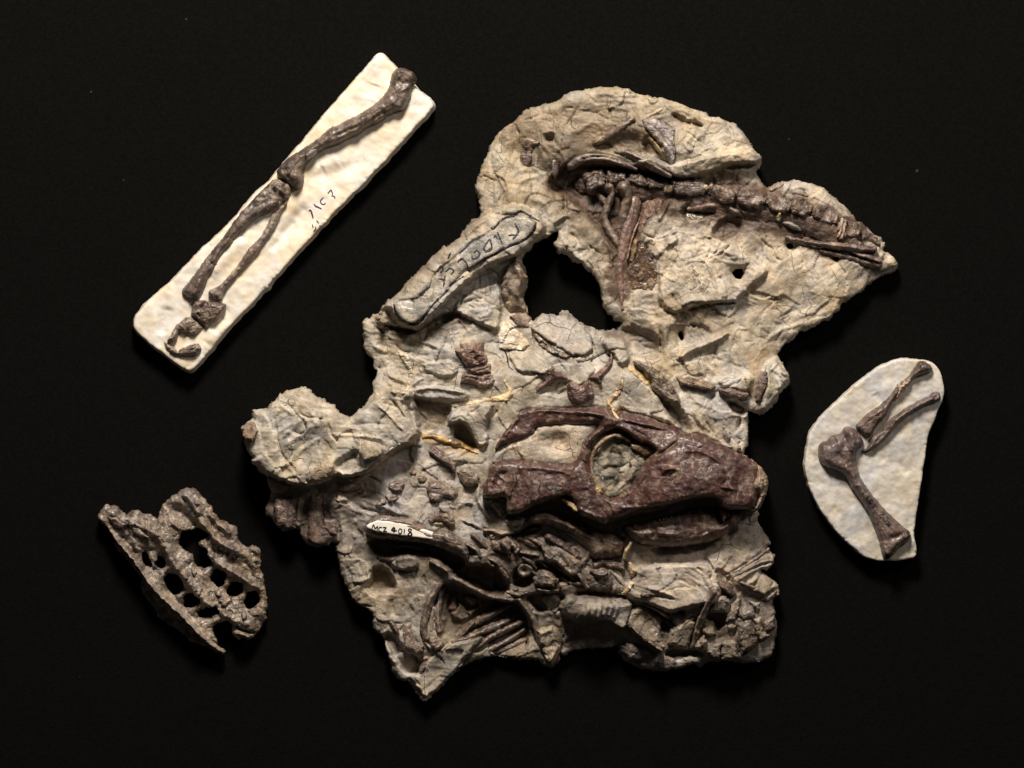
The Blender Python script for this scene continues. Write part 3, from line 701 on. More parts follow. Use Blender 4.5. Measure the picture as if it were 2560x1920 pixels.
# ridges (+) and cracks / grooves (-): (amp, width, path)
SK = [
 (-7.7, 2.6, 'M 440 640 455 760 470 900 500 1000 540 1070 620 1170 690 1250'), (-7.7, 2.6, 'M 1020 680 1050 760 1075 830 1140 910'), (-5.5, 2.2, 'M 700 540 760 620 900 640 1000 660'),
 (-4.95, 2.5, 'M 1420 890 1540 900 1620 930 1650 980'), (4.4, 4, 'M 1060 820 1200 830 1400 840 1600 870 1700 930'), (-3.3, 3, 'M 1060 700 1300 720 1500 700 1700 720'), (3.85, 4, 'M 480 480 560 540 660 620'),
 (3.3, 6, 'M 460 830 560 740 700 690'), (3.85, 7, 'M 520 960 660 870 800 750 960 700'), (3.85, 7, 'M 620 1090 780 960 900 880'), (3.85, 6, 'M 200 1130 380 1030 500 1000'), (-2.75, 6, 'M 500 900 640 800 780 700'),(7,6,'M 430 1260 560 1150 640 1120'),
 (-10, 3, 'M 1720 440 1790 520 1850 610 1900 640'), (8, 3.5, 'M 1670 150 1760 200 1860 250'), (8, 3.5, 'M 1670 310 1730 345 1790 375'), (6,3,'M 1560 480 1700 600 1800 720 1900 800'),
 (-12, 3, 'N 480 1050 470 1120 520 1250 590 1330 640 1450 680 1500'), (7, 4, 'N 560 1000 800 970 1000 1000 1200 1030'), (-6, 2.2, 'N 720 960 850 960 1000 970'), (6, 3, 'N 560 960 650 890 720 860'),
 (6, 4, 'N 620 450 760 480 880 540'), (-7, 3, 'N 380 480 460 560 600 580'), (7, 5, 'N 120 480 260 560 400 560'), (6, 5, 'N 280 350 380 430 560 450'), (-7, 4, 'N 150 280 260 350 400 400'),
 (9, 5, 'O 760 1280 900 1170 1020 1040 1150 930 1300 840 1480 760 1700 620'), (7, 4, 'O 660 1430 800 1330 950 1180 1060 1080'), (-8, 3, 'O 1130 1080 1110 1160 1040 1230 980 1340'), (-8, 4, 'O 1140 1150 1240 1110 1350 1130'),
 (6, 6, 'O 1300 1320 1420 1260 1460 1190'), (6, 5, 'O 1060 1230 1160 1260 1230 1310'), (-6, 4, 'O 1060 1300 1150 1290 1260 1330'), (8, 4, 'O 240 1190 400 1040 640 800 850 580 1000 490'), (-7, 3, 'O 290 1140 480 960 700 760 900 580 1010 520'),
 (8, 6, 'O 1550 1250 1540 1100 1560 950'), (7, 5, 'O 1160 420 1240 330 1340 250 1440 180'), (6, 5, 'O 1700 1000 1780 900 1740 760'),
 (-6.2, 2.2, 'A 700 345 630 430 620 540 680 610'), (-5.58, 2, 'A 1045 320 1050 450 1040 580'), (4.96, 7.8, 'A 370 700 380 880 360 1050 380 1250 400 1400'), (-4.96, 4, 'A 340 760 345 1000 360 1200 370 1400'), (4.34, 7.8, 'A 560 600 500 760 560 900 620 1000'),
 (4.96, 6.5, 'A 830 760 840 840 810 930 860 1000 940 1080'), (5.58, 6.5, 'A 640 1150 760 1080 900 1060'), (-6.2, 4, 'A 950 1000 1000 1120 1110 1190 1200 1230'), (4.34, 6.5, 'A 740 1330 860 1330 960 1400 1010 1560'), (-8,3,'A 1160 1290 1170 1400 1120 1440'),
 (4.96, 6.5, 'A 1010 1600 1150 1500 1230 1480'), (-5.58, 4, 'A 1330 350 1430 350 1530 380'), (4.34, 4.55, 'A 1600 320 1700 305 1840 325'), (-4.96, 3, 'A 1170 310 1260 310'), (-4.34, 3, 'A 1240 180 1400 170 1480 240 1540 270'), (3.72, 6.5, 'A 1200 600 1350 540 1480 450'),
 (-4.96, 3, 'A 1480 330 1560 400 1680 460'), (3.72, 5.2, 'A 1500 150 1640 160 1760 220'), (3.72, 5.2, 'A 1900 130 1980 180 2100 200'), (-4.34, 3, 'A 1880 150 1920 200 2000 190'),
 (-5.58, 2.2, 'B 500 690 540 720 610 765'), (-5.58, 2.4, 'B 900 735 980 720 1050 700'), (-4.96, 2, 'B 470 560 540 600 600 640 700 720'), (-4.34, 1.8, 'B 660 960 740 880 830 790 900 740'), (3.72, 6.5, 'B 860 660 960 620 1030 640'), (3.72, 6.5, 'B 980 820 1100 850 1200 920'),
 (4.96, 5.2, 'B 100 440 180 380 240 330'), (-3.72, 3, 'B 440 320 520 400 640 470'), (4.96, 6.5, 'B 1060 530 1150 660 1240 820 1280 900'), (-6,2.5,'B 950 470 1000 540 1030 640'),
 (-5.58, 2.2, 'B 880 1170 980 1160 1080 1150 1150 1180'), (-4.96, 2.2, 'B 1100 1000 1060 1080 1090 1150'), (-4.34, 2, 'B 1290 1050 1230 1120 1160 1180'), (4.96, 3.9, 'B 820 1050 860 1120 900 1160'), (4.34, 3.9, 'B 1085 1170 1070 1260 1040 1350'),
 (-6.2, 3, 'B 1700 1240 1790 1200 1850 1240'), (-12, 2.4, 'P 1150 820 1200 840 1300 870 1430 840 1530 810'), (-10, 2, 'P 1880 960 1860 1050 1820 1130'), (-9, 2, 'P 2000 920 1960 1000 1900 1060'), (-9, 2, 'P 2120 920 2060 980 1980 1060'),
 (9, 4, 'P 1430 420 1390 530 1340 620 1290 680'), (8, 3, 'P 1720 1200 1770 1350 1800 1480'), (8, 3, 'P 1850 1130 1900 1300 1950 1450'), (7, 3, 'P 1950 1180 2000 1300'), (-8, 3, 'P 1460 1480 1500 1580'), (-7, 3, 'P 530 940 620 1000 680 1060'), (8, 5, 'P 150 700 260 620 340 640'), (-9, 3, 'P 280 380 280 480 250 560'),
 (9, 6, 'P 250 880 330 980 420 1080 520 1150'), (-8, 4, 'P 330 800 400 870 430 930'), (7, 4, 'P 740 900 780 1000 790 1140'),
 (-16, 4, 'G 880 580 1000 545 1150 492 1300 480 1480 465'), (-6.2, 7, 'G 1480 470 1560 420 1700 280 1850 150'), (-9, 2.5, 'C 440 840 480 900 580 980 620 1080 700 1120'), (-5.58, 2, 'G 1870 435 1940 440 2000 430'), (4.34, 7.8, 'G 1900 400 1980 420 2030 330'),
 (-14, 3.5, 'G 660 740 680 850 680 980 680 1090'), (4.96, 5.2, 'G 900 1060 1050 960 1250 860 1400 790'), (-4.34, 2.5, 'G 300 890 500 900 620 880'), (4.34, 5.2, 'G 1800 960 1900 850 2050 760 2160 720'), (-4.34, 2.5, 'G 1600 910 1710 895'), (-3.72, 2.5, 'G 1780 760 1900 830'),
 (-3.72, 2.5, 'G 1300 1390 1400 1350 1450 1300'), (3.1, 5.2, 'G 1180 1040 1320 1090 1400 1120'), (-3.72, 4, 'G 1420 1120 1500 1170 1600 1190'), (-3.72, 3.5, 'G 1230 1060 1300 1100 1380 1110'), (3.72, 5.2, 'G 760 1160 900 1130 1000 1150'), (3.72, 5.2, 'G 980 1390 1020 1500 1150 1600 1300 1650'), (3.1, 3.9, 'G 1050 1560 1150 1620'),
 (4.34, 6.5, 'G 350 1080 480 1100 600 1130 700 1180 800 1300'), (-4.34, 3, 'G 400 870 500 960 640 980'), (3.1, 5.2, 'G 1550 930 1530 820 1580 740'),
 (-10, 3, 'Z 290 1080 260 1160 240 1220'), (-12, 3, 'Z 850 475 890 510 920 520'), (7, 4, 'Z 820 560 830 640 800 760'), (8, 4, 'Z 140 1420 200 1470 280 1500'), (-7, 3, 'Z 240 1340 300 1400 240 1450'),
 (-9, 2.2, 'Y 0 1380 200 1390 380 1410'), (7, 5, 'K 120 80 130 130 160 160'), (-9, 3, 'K 180 260 260 270 340 220'), (8, 4, 'K 180 240 260 240 350 190'), (-7, 2, 'K 930 180 945 260 950 330'), (6, 6, 'K 480 420 500 520 470 620'), (6, 7, 'K 640 420 650 540 640 640'), (-6, 6, 'K 560 420 570 540 560 640'), (7,5,'K 560 210 590 280 620 330'),
 (-8, 3, 'K 590 100 680 130 800 140 870 120'), (8, 6, 'L 950 560 940 700 960 800 950 1000'), (7, 5, 'L 1050 950 1040 1050 1080 1100'), (6,6,'L 1120 640 1080 760 1100 900'), (8, 5, 'L 480 400 470 600 470 780'), (8,5,'L 1040 1350 1150 1340 1280 1300'),
 (8, 5, 'Y 1530 60 1530 190 1570 280 1640 380'), (-7, 3, 'Y 1660 270 1700 350 1780 420'), (7, 5, 'Y 1660 280 1720 200 1800 210'), (7, 4, 'Y 1300 320 1400 240 1480 280'), (-8, 2.5, 'Y 1350 470 1440 500 1530 550'), (8, 4, 'Y 1340 440 1450 480 1540 530'), (9, 5, 'Y 380 270 480 290 620 350 740 380'),
 (9, 4, 'Y 1580 480 1680 560 1800 590 1870 570'), (8, 4, 'R 200 1000 190 1100 250 1200 330 1300'), (8, 4, 'J 440 900 500 980 580 1060 620 1150'),
 (-7, 2.5, 'I 580 690 700 720 820 740'), (6, 3, 'I 460 600 700 660 860 730'), (-10, 4, 'I 1390 490 1600 380 1800 250 1880 180'), (-9, 4, 'I 1430 510 1640 420 1800 350 1920 330'), (9, 5, 'I 1480 560 1660 450 1800 390 1900 380'), (8, 5, 'I 1540 630 1680 560 1760 500'), (7, 4, 'I 1200 330 1280 400 1340 480'), (-6, 3, 'I 1060 380 1130 440'),
 (8, 4, 'I 820 900 900 960 1000 920 1080 900'), (8, 4, 'I 1820 690 1900 620 1960 600'), (-8,3,'I 1780 640 1850 620 1940 560'), (7,5,'I 540 840 640 880 740 940'),
 (7, 5, 'H 950 500 1060 700 1100 850'), (-5, 3, 'H 1100 120 1200 280 1290 430'), (5, 3, 'H 1000 80 1080 200 1150 330'), (-10, 3, 'H 1560 200 1550 280 1500 360'), (7,5,'R 640 200 480 380 420 560'), (-7,3,'R 330 200 380 160 420 100'),
]
for (x0, y0, x1, y1) in [(1200, 940, 1160, 1090), (1270, 945, 1220, 1110), (1335, 950, 1290, 1100), (1400, 935, 1360, 1070), (1465, 940, 1420, 1070), (1525, 950, 1470, 1100)]:
    SK.append((9, 4.2, 'J %g %g %g %g %g %g' % (x0, y0, (x0 + x1) / 2 + 8, (y0 + y1) / 2, x1, y1)))
SZ += strokes_height(SX, SY, SK)
# edges roll over; keep a minimum thickness
edge = np.clip(-SD, 0, None)
SZ = SZ * (1 - 0.20 * np.exp(-edge / 9.0)) - 4 * np.exp(-edge / 3.0)
SZ = np.maximum(SZ, 8 + 0.6 * SD * 0)
# colour of the rock
CC = [(1230,420,(.42,.34,.23)),(1500,280,(.38,.315,.22)),(1800,330,(.41,.345,.25)),(1900,620,(.46,.385,.285)),(1700,620,(.46,.39,.295)),(2050,700,(.43,.355,.26)),(1700,800,(.40,.335,.245)),(1550,900,(.40,.34,.255)),
      (1100,950,(.42,.37,.30)),(950,900,(.40,.345,.26)),(1250,800,(.38,.335,.27)),(1450,830,(.36,.31,.24)),(720,1080,(.43,.38,.305)),(850,1100,(.42,.37,.295)),(700,1330,(.27,.21,.16)),(1000,1230,(.36,.32,.28)),(1150,1300,(.35,.31,.265)),
      (1000,1450,(.36,.305,.235)),(950,1550,(.36,.30,.22)),(1070,1650,(.44,.39,.32)),(1300,1450,(.30,.25,.20)),(1500,1520,(.38,.33,.275)),(1700,1450,(.48,.41,.33)),(1900,1380,(.46,.40,.33)),(1850,1550,(.36,.30,.24)),(1650,1620,(.30,.26,.21)),(1450,1600,(.2,.16,.12)),
      (1350,1050,(.37,.325,.25)),(1850,1050,(.45,.40,.335)),(1950,960,(.42,.37,.28)),(1300,1580,(.30,.25,.18))]
cn = np.zeros(SX.shape + (3,)); cd = 0
for (cx, cy, c) in CC:
    wt = 1.0 / (((SX - cx) ** 2 + (SY - cy) ** 2) + 1500.0) ** 1.7
    cn += wt[..., None] * np.array(c); cd = cd + wt
SC = cn / cd[..., None]
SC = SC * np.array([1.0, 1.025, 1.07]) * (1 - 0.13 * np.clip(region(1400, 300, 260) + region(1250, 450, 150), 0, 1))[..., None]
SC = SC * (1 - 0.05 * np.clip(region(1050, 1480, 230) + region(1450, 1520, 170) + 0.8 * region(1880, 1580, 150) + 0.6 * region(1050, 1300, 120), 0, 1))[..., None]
va = fbm(SX, SY, 60, 5, 71, 0.6)
SC = SC * (1 + 0.16 * va + 0.10 * fbm(SX, SY, 14, 3, 72))[..., None]
warm = sst(-0.1, 0.6, fbm(SX, SY, 95, 4, 73, 0.6))[..., None]
SC = SC * (1 - warm * np.array([0.02, 0.06, 0.14]))
BR = (.10, .068, .047); BR2 = (.10, .064, .042); OCH = (.33, .22, .10); RED = (.12, .06, .045); TAN = (.205, .15, .095)
# stains, and shade painted into the rib-fan hollow: (colour, strength, soft, outline)
STN_SHADE = [
 (TAN, .8, 16, '~U 1410 470 50 1470 540 50 1520 610 34 1545 680 30'), (TAN, .6, 20, '~U 1290 300 24 1450 300 50 1560 290 46 1640 330 40 1700 300 20'), (TAN, .5, 18, '~U 1700 540 30 1790 560 40 1900 570 40'),
 (TAN, .55, 18, '~U 960 800 30 1010 830 40 1080 830 30 1150 800 20'), (TAN, .5, 16, '~U 1850 890 20 1900 880 24 1960 850 20'), (TAN, .45, 18, '~U 1640 760 30 1720 790 40 1800 820 30'),
 (BR2, .96, 10, '~U 1415 450 40 1480 470 58 1600 482 58 1700 492 50 1800 508 50 1900 522 52 2000 552 46 2090 600 40 2170 640 24'),
 (BR2, .95, 10, '~U 1530 470 50 1545 560 45 1555 640 40 1550 720 34'), (TAN, .75, 14, '~U 1350 400 24 1450 370 40 1560 330 44 1650 350 30'),
 (TAN, .6, 12, '~U 1230 330 20 1300 350 26 1380 390 26'), (TAN, .55, 14, '~U 980 720 26 1080 640 30 1180 560 30'), (BR, .55, 10, '~U 1520 810 20 1570 820 40 1640 850 30'),
 (BR, .7, 10, '~U 1000 1360 26 1100 1385 24 1180 1430 26 1250 1480 20'), (BR, .75, 10, '~U 1240 1400 30 1330 1420 40 1420 1450 36 1480 1470 26'), (BR, .5, 12, '~U 1600 1560 20 1700 1600 30 1780 1580 30'),
 (OCH, .5, 8, '~U 2080 770 8 2110 740 12 2150 715 8'), (BR, .45, 8, '~U 1895 1520 30 1880 1590 30 1850 1640 20'),
 (BR2, 1.0, 12, 'P 60 0 1450 60 1500 400 1380 430 1200 640 1130 850 1000 1100 960 1420 860 1350 830 1000 700 850 560 640 420 470 250 350 150 200'),
 (TAN, .8, 14, 'A 850 760 1000 700 1250 700 1450 560 1850 480 2100 600 2080 860 1800 790 1400 780 1200 900 1000 880'),
 (BR2, .8, 5, 'P 1900 820 1960 700 2100 610 2260 600 2300 760 2150 820 2040 880 1950 870'),
 (BR2, .7, 10, 'C 0 600 200 560 420 640 640 700 900 800 860 850 600 830 400 800 100 860 0 880'),
 (BR2, .95, 12, 'B -700 1000 0 1030 500 1080 900 1130 1400 1220 1700 1280 C 700 330 950 400 1250 520 1500 640 1750 820 1700 900 1400 880 1000 800 700 760 300 640 0 560 B 700 1420 300 1300 -200 1300 -600 1250'),
 (BR2, .75, 6, 'B 1380 1180 1560 1130 1600 1260 1850 1400 1700 1500 1300 1400 900 1300 700 1150 800 1020 960 980 1060 1060'),
 (TAN, .7, 6, 'B 340 370 450 400 600 470 710 520 600 510 480 480 380 430'),
 (OCH, .65, 5, 'G 1640 1060 1780 1000 1900 960 1850 1080 1780 1160 1740 1300 1650 1260'),
 (OCH, .75, 4, 'N 680 1500 800 1490 960 1530 1130 1600 1300 1659 1200 1720 900 1640 720 1560'),
 (BR, .55, 6, 'N 600 1090 1000 1140 980 1300 900 1450 680 1440 620 1300 540 1200'),
 (BR, .6, 7, 'O 1560 900 1640 700 1740 640 1850 830 1840 1000 1800 1150 1840 1240 1700 1250 1580 1100'),
 (BR, .5, 5, 'Q 640 165 700 115 760 160 960 270 1100 330 1050 420 1000 380 900 290 760 210'),
 (BR, .45, 9, 'Q 1180 330 1400 280 1750 360 1780 500 1500 420 1200 420'),
 (BR, .5, 7, 'L 150 350 430 300 860 330 900 480 1150 560 1150 400 1300 300 1500 300 1200 560 900 700 500 850 200 700'),
 (BR, .6, 8, 'Y 300 630 700 660 1100 750 1400 900 1300 1000 900 820 500 860 350 800'),
 (BR, .55, 5, 'Y 360 1000 460 960 560 1050 620 1200 450 1250 330 1200'),
 (BR, .65, 10, 'Y 1240 960 1500 940 1780 1000 1850 1150 1700 1280 1400 1150'),
 (BR, .7, 9, 'K 1180 220 1500 390 1800 470 1980 480 2060 640 2080 800 1950 900 1700 800 1500 900 1280 870 1160 820 1140 600 1060 500'),  # rib-fan recess: its shade painted in as brown
 (BR, .5, 6, 'K 560 850 680 940 850 1060 930 1150 880 1260 700 1260 600 1100'),
 (BR, .5, 9, 'J 480 460 760 440 1150 620 1180 780 1640 850 1580 900 1100 880 900 800 560 820 480 660'),
 (BR, .45, 8, 'I 1100 900 1400 880 1400 1060 1520 1180 1300 1220 1100 1100'), (BR, .35, 10, 'I 1520 640 1900 560 1960 900 1940 1300 1500 1400 1480 900'),
 (BR2, .5, 6, 'I 1390 440 1850 170 1930 330 1500 560'), (BR, .5, 6, 'I 420 700 480 650 640 690 820 740 640 740 500 740'),
 (BR, .45, 8, 'Q 1750 1060 1850 1130 1990 1180 2120 1440 2050 1450 1900 1320'), (BR2, .6, 5, 'O 1150 1040 1240 990 1400 950 1420 990 1250 1040'),
 (BR, .35, 10, 'Z 110 820 400 860 400 1000 200 1010'), (TAN, .7, 9, 'R 1000 480 1080 400 1180 450 1180 560 1120 600 1020 560'), (TAN, .4, 12, 'R 840 380 1150 330 1200 480 1000 600 850 540'),
 (BR, .5, 5, 'M 70 700 150 680 260 780 180 970 100 920'),
 (BR, .4, 8, 'H 640 0 800 100 900 200 950 350 850 260 700 80'),
]
for col, stg, so, P in STN_SHADE:
    if P[0] == '~':
        C3 = smooth_open(tr3(P[1:]), 4)
        R = C3[:, 2].max() + 30
        m = (SX > C3[:, 0].min() - R) & (SX < C3[:, 0].max() + R) & (SY > C3[:, 1].min() - R) & (SY < C3[:, 1].max() + R)
        d = sd_chain(SX[m], SY[m], C3)[0] + 10 * fbm(SX[m], SY[m], 30, 4, 444, 0.6)
        t = (stg * sst(so, -so, d)).clip(0, 1)[:, None]
        SC[m] = SC[m] * (1 - t) + np.array(col) * t
        continue
    P = smooth_closed(tr(P), 1)
    m = (SX > P[:, 0].min() - 30) & (SX < P[:, 0].max() + 30) & (SY > P[:, 1].min() - 30) & (SY < P[:, 1].max() + 30)
    d = sd_poly(SX[m], SY[m], P) + 9 * fbm(SX[m], SY[m], 24, 4, int(P[0, 0]) + 3, 0.6)
    t = (stg * sst(so, -so, d) * (1.0 + 0.22 * fbm(SX[m], SY[m], 12, 3, 9)))[:, None].clip(0, 1)
    SC[m] = SC[m] * (1 - t) + np.array(col) * t

SC = SC * stain_shade(SX, SY)[..., None]  # regional staining and painted shade darken the rock
up_ = sst(950, 750, SY)[..., None]; SC = SC * (1 - up_ * np.array([0.02, 0.0, -0.04]))
xs_, ys_, used_s, q_s, rim_s, rv_s = cut_patch(SX, SY, SD, ST)
cols_s = SC.reshape(-1, 3)[used_s]
i0 = int(round(SX[0, 0] / ST)); j0 = int(round(SY[0, 0] / ST))
inside = SD < 1.0
sub = TOP[j0:j0 + SX.shape[0], i0:i0 + SX.shape[1]]
# smooth the ground the bones are set on
sub[inside] = SZ[inside]
CARVE = np.zeros(SX.shape); slab.carve = (CARVE, i0, j0)

# ================================================================== BONES IN THE SLAB
B_GREY = (.15, .115, .10); B_GREY2 = (.24, .19, .155); B_BRN = (.085, .05, .04); B_BRN2 = (.17, .11, .085); B_DRK = (.05, .033, .028)
B_RED = (.058, .024, .020); B_RED2 = (.12, .062, .05); B_TAN = (.36, .29, .21); B_MAT = (.40, .345, .275); B_PUR = (.14, .095, .085); B_LT = (.42, .36, .29)
def bone(name, shape, h, c1=B_BRN, c2=B_BRN2, mat=None, **k):
    return relief(slab, name, shape, h, mat or M_BONE, c1, c2, **k)
def rock(name, shape, h, c1=B_MAT, c2=B_TAN, **k):
    k.setdefault('fibre', 0.2); k.setdefault('w', 10)
    return relief(slab, name, shape, h, M_ROCK, c1, c2, **k)

# ---- upper slab: shoulder bones, vertebral column, ribs
bone('clavicle', '~A 1225 945 52 1330 880 50 1480 852 42 1650 870 38 1800 922 32 1950 985 18', 26, B_GREY, B_GREY2, lst=[(-7, 3, 'A 1300 900 1400 860 1550 850 1700 875 1860 935')], fibre=1.4, jagg=0.6)
bone('interclavicle', '~A 1720 800 26 1850 815 34 2000 885 40 2130 965 40 B 180 985 38 330 1065 22', 22, B_GREY, B_GREY2, lst=[(-6, 3, 'A 1800 815 1950 870 2100 960 2200 1010')], fibre=1.4, jagg=0.6)
bone('limb_splint', '~A 1500 690 40 1650 610 42 1800 510 40 1900 430 34', 15, (.24,.185,.13), (.17,.12,.09), fibre=1.2)
rock('rock_bar', '~B 40 430 22 130 385 24 230 330 20', 14, B_TAN, B_MAT)
bone('shoulder_blade', 'B 10 440 60 420 160 430 280 490 375 550 370 650 385 760 362 985 330 920 240 730 100 590 30 520', 20, (.31,.26,.235), (.21,.165,.15), w=12, lst=[(9, 4, 'B 378 560 366 680 384 800 362 960'), (-5, 7, 'B 120 520 240 640 300 760')], fibre=1.0)
bone('bone_splinter', '~B 80 620 14 150 690 24 230 790 24 285 860 12', 14, (.36,.28,.13), (.28,.2,.1))
bone('small_limb_bone', 'A 690 645 760 635 880 690 870 725 805 745 795 880 740 965 680 945 655 850 690 740', 15, B_PUR, (.24,.17,.13), lst=[(-8, 8, 'A 730 740 730 830')], w=9)
rock('rock_rib', '~A 840 760 30 825 860 32 835 950 22', 13, B_LT, B_TAN)
bone('tooth_fragment', 'A 1000 880 1060 880 1115 920 1092 1040 1050 1090 1012 1025', 16, B_PUR, B_BRN)
bone('vertebral_column', '~U 1460 458 24 1530 462 26.4 1600 470 28.8 1700 488 31.2 1800 505 31.2 1900 522 33.6 2000 548 31.2 2090 592 26.4 2150 620 14.4', 19.55, (.085,.056,.043), (.13,.088,.066), rough=2.0, resid=0.25, jagg=5)
verts = [('A 1350 1040 1420 1010 1560 970 1600 1010 1620 1100 1590 1180 1500 1215 1440 1250 1410 1210 1390 1150', 30), ('A 1620 985 1740 1000 1850 1010 1840 1110 1750 1130 1660 1150 1630 1090', 24),
         ('A 1860 1035 1990 1010 2060 1050 2105 1110 2080 1175 1960 1165 1880 1115', 20), ('B 60 1060 180 1090 330 1090 350 1180 250 1200 100 1190', 20),
         ('B 350 1110 480 1110 600 1080 720 1110 780 1190 720 1260 560 1290 400 1260 340 1190', 26), ('B 760 1180 860 1150 1000 1200 1060 1260 1050 1350 930 1370 830 1320 750 1260', 26),
         ('B 1080 1230 1220 1220 1380 1270 1400 1360 1300 1430 1160 1400 1070 1350', 24), ('B 1400 1260 1500 1270 1640 1310 1700 1400 1600 1480 1460 1450 1390 1370', 24),
         ('B 1700 1290 1800 1290 1930 1390 1910 1480 1800 1520 1680 1470 1660 1380', 28), ('C 1030 520 1100 490 1220 500 1330 600 1320 700 1220 720 1100 680 1010 610', 24), ('C 1340 620 1420 610 1540 700 1580 800 1500 860 1380 860 1290 780', 24),
         ('C 1560 800 1640 780 1760 850 1800 960 1700 900 1580 880', 14)]
for i, (p, h) in enumerate(verts):
    P = tr(p); c = P.mean(0); a = math.radians(22 if i > 3 else 8); ux, uy = math.cos(a), math.sin(a)
    L = 0.5 * (P @ np.array([ux, uy])).ptp() if hasattr(P, 'ptp') else 0.5 * np.ptp(P @ np.array([ux, uy]))
    Wd = 0.42 * np.ptp(P @ np.array([-uy, ux]))
    rims = []
    for s in (-0.78, 0.78):
        q = c + np.array([ux, uy]) * L * s
        rims.append((6, 3, np.array([q + np.array([-uy, ux]) * Wd, q + np.array([ux, uy]) * 2 * s, q - np.array([-uy, ux]) * Wd])))
    rims.append((-5, L * 0.3, np.array([c + np.array([-uy, ux]) * Wd, c - np.array([-uy, ux]) * Wd])))
    bone('vertebra', p, h * (0.95 if i < 3 else 0.8), (.080,.054,.043), (.15,.108,.085), lst=rims, rough=1.1, jagg=2.5, w=12, bias=-0.1, moat=0, resid=0.3,  mat=M_BONE)
for p in ('C 1350 640 1330 760 1310 850', 'C 1390 660 1370 770 1340 870'):
    P = tr(p); bone('vertebra_ridge', np.vstack([P + [-3, 0], (P + [4, 2])[::-1]]), 8, (.33,.26,.2), (.25,.19,.15), st=1.25)
for p, r in (('B 735 1195', 7), ('B 780 1160', 6), ('B 545 1420', 6), ('B 300 1200', 9), ('C 650 640', 8), ('P 1690 590', 6), ('P 1440 320', 8)):
    c = tr(p)[0]; a = np.linspace(0, 6.283, 9)[:-1]
    rock('rock_grain', np.column_stack([c[0] + r * np.cos(a), c[1] + r * 1.3 * np.sin(a)]), 9, (.42,.35,.22), (.3,.22,.12), st=1.25, w=6)
bone('rib', '~P 655 370 31.72 690 420 36.6 725 480 26.84', 20.8, (.34,.29,.2), (.24,.18,.12))
bone('rib', '~P 765 300 58.56 790 380 43.92 730 560 41.48 715 650 43.92 760 760 46.36 830 880 48.8 880 990 29.28', 33.8, (.22,.16,.125), (.15,.10,.08), fibre=1.2)
bone('rib', '~P 930 300 75.64 965 380 63.44 960 480 58.56 930 620 58.56 905 760 46.36 890 900 26.84', 44.2, (.25,.19,.15), (.17,.12,.095), fibre=1.2)
bone('rib', '~P 1070 430 68.32 1040 560 73.2 990 720 70.76 940 920 61 900 1100 48.8 890 1300 41.48 905 1500 26.84 915 1650 17.08', 19.5, (.13,.075,.06), (.19,.12,.095), fibre=1.8)
bone('rib', '~P 1120 620 12.2 1060 760 14.64 1010 900 14.64 970 1090 10.98', 20.8, (.27,.2,.15), (.17,.11,.08), fibre=1.5)
bone('flat_bone', 'P 1140 470 1200 430 1380 425 1340 540 1290 610 1190 660 1150 780 1120 860 1080 800 1110 640', 12, (.16,.09,.065), (.22,.135,.09), w=7)
bone('rib', '~P 1060 900 26.84 1040 1010 31.72 1020 1110 19.52', 16.9, (.33,.24,.13), (.25,.17,.1), mat=M_GLUE)
bone('glue_patch', 'P 1090 960 1170 940 1200 1030 1270 1120 1330 1220 1310 1400 1270 1460 1180 1450 1100 1420 980 1460 920 1330 960 1180 1050 1080', 8, (.13,.085,.055), (.075,.05,.035), mat=M_GLUE, w=6, rough=1.8)
for c, r in (('P 1220 1030', 10), ('P 1070 1200', 8), ('P 1120 1290', 9), ('P 1230 1360', 10), ('P 1160 1400', 8), ('P 1250 1170', 8)):
    c = tr(c)[0]; a = np.linspace(0, 6.283, 9)[:-1]
    bone('resin_bubble', np.column_stack([c[0] + r * np.cos(a), c[1] + r * 1.4 * np.sin(a)]), 4, (.20,.15,.105), (.12,.085,.055), mat=M_GLUE, st=1.25)
bone('glue_patch', 'P 1600 600 1680 560 1760 590 1830 600 1820 650 1720 670 1620 650', 6, (.24,.20,.15), (.15,.12,.08), mat=M_GLUE, rough=4)
bone('vertebra_process', '~P 1680 540 26 1800 520 36 1920 500 28', 15, B_BRN, B_BRN2)
# slender bones at the pointed right end
bone('slender_bone', '~C 745 855 26 900 900 34 1100 935 40 1350 955 50 1560 985 48 1720 985 30', 26, B_BRN, (.13,.09,.075), fibre=1.6, lst=[(-6, 3, 'C 800 880 1050 940 1300 980 1560 1010')])
bone('slender_bone', '~C 1120 1000 16 1330 1050 28 1540 1105 38 1700 1150 48 1775 1170 40', 20, B_BRN, (.15,.10,.085), fibre=1.6)
bone('slender_bone', '~C 1480 1020 16 1600 1055 30 1770 1105 40', 24, (.11,.075,.065), (.17,.12,.10), fibre=1.5)
rock('rock_tip', 'C 1790 1110 1900 1130 1960 1150 1900 1200 1780 1230 1770 1190', 12, B_LT, B_TAN)
bone('bone_splinter', '~C 690 690 14 760 705 30 840 745 28 890 775 10', 14, (.26,.24,.21), (.18,.15,.13))
bone('bone_splinter', '~C 120 540 26 180 575 30 230 610 12', 14, (.22,.18,.15), (.14,.11,.09))
bone('bone_splinter', '~C 570 320 30 640 290 34 690 260 26', 14, (.30,.27,.24), (.18,.14,.11))
bone('bone_splinter', '~C 820 350 26 900 350 34 960 380 22', 9, (.24,.19,.16), (.17,.12,.1))
bone('bone_splinter', '~C 640 630 14 655 600 20 650 660 12', 10, (.38,.27,.12), (.3,.2,.1))

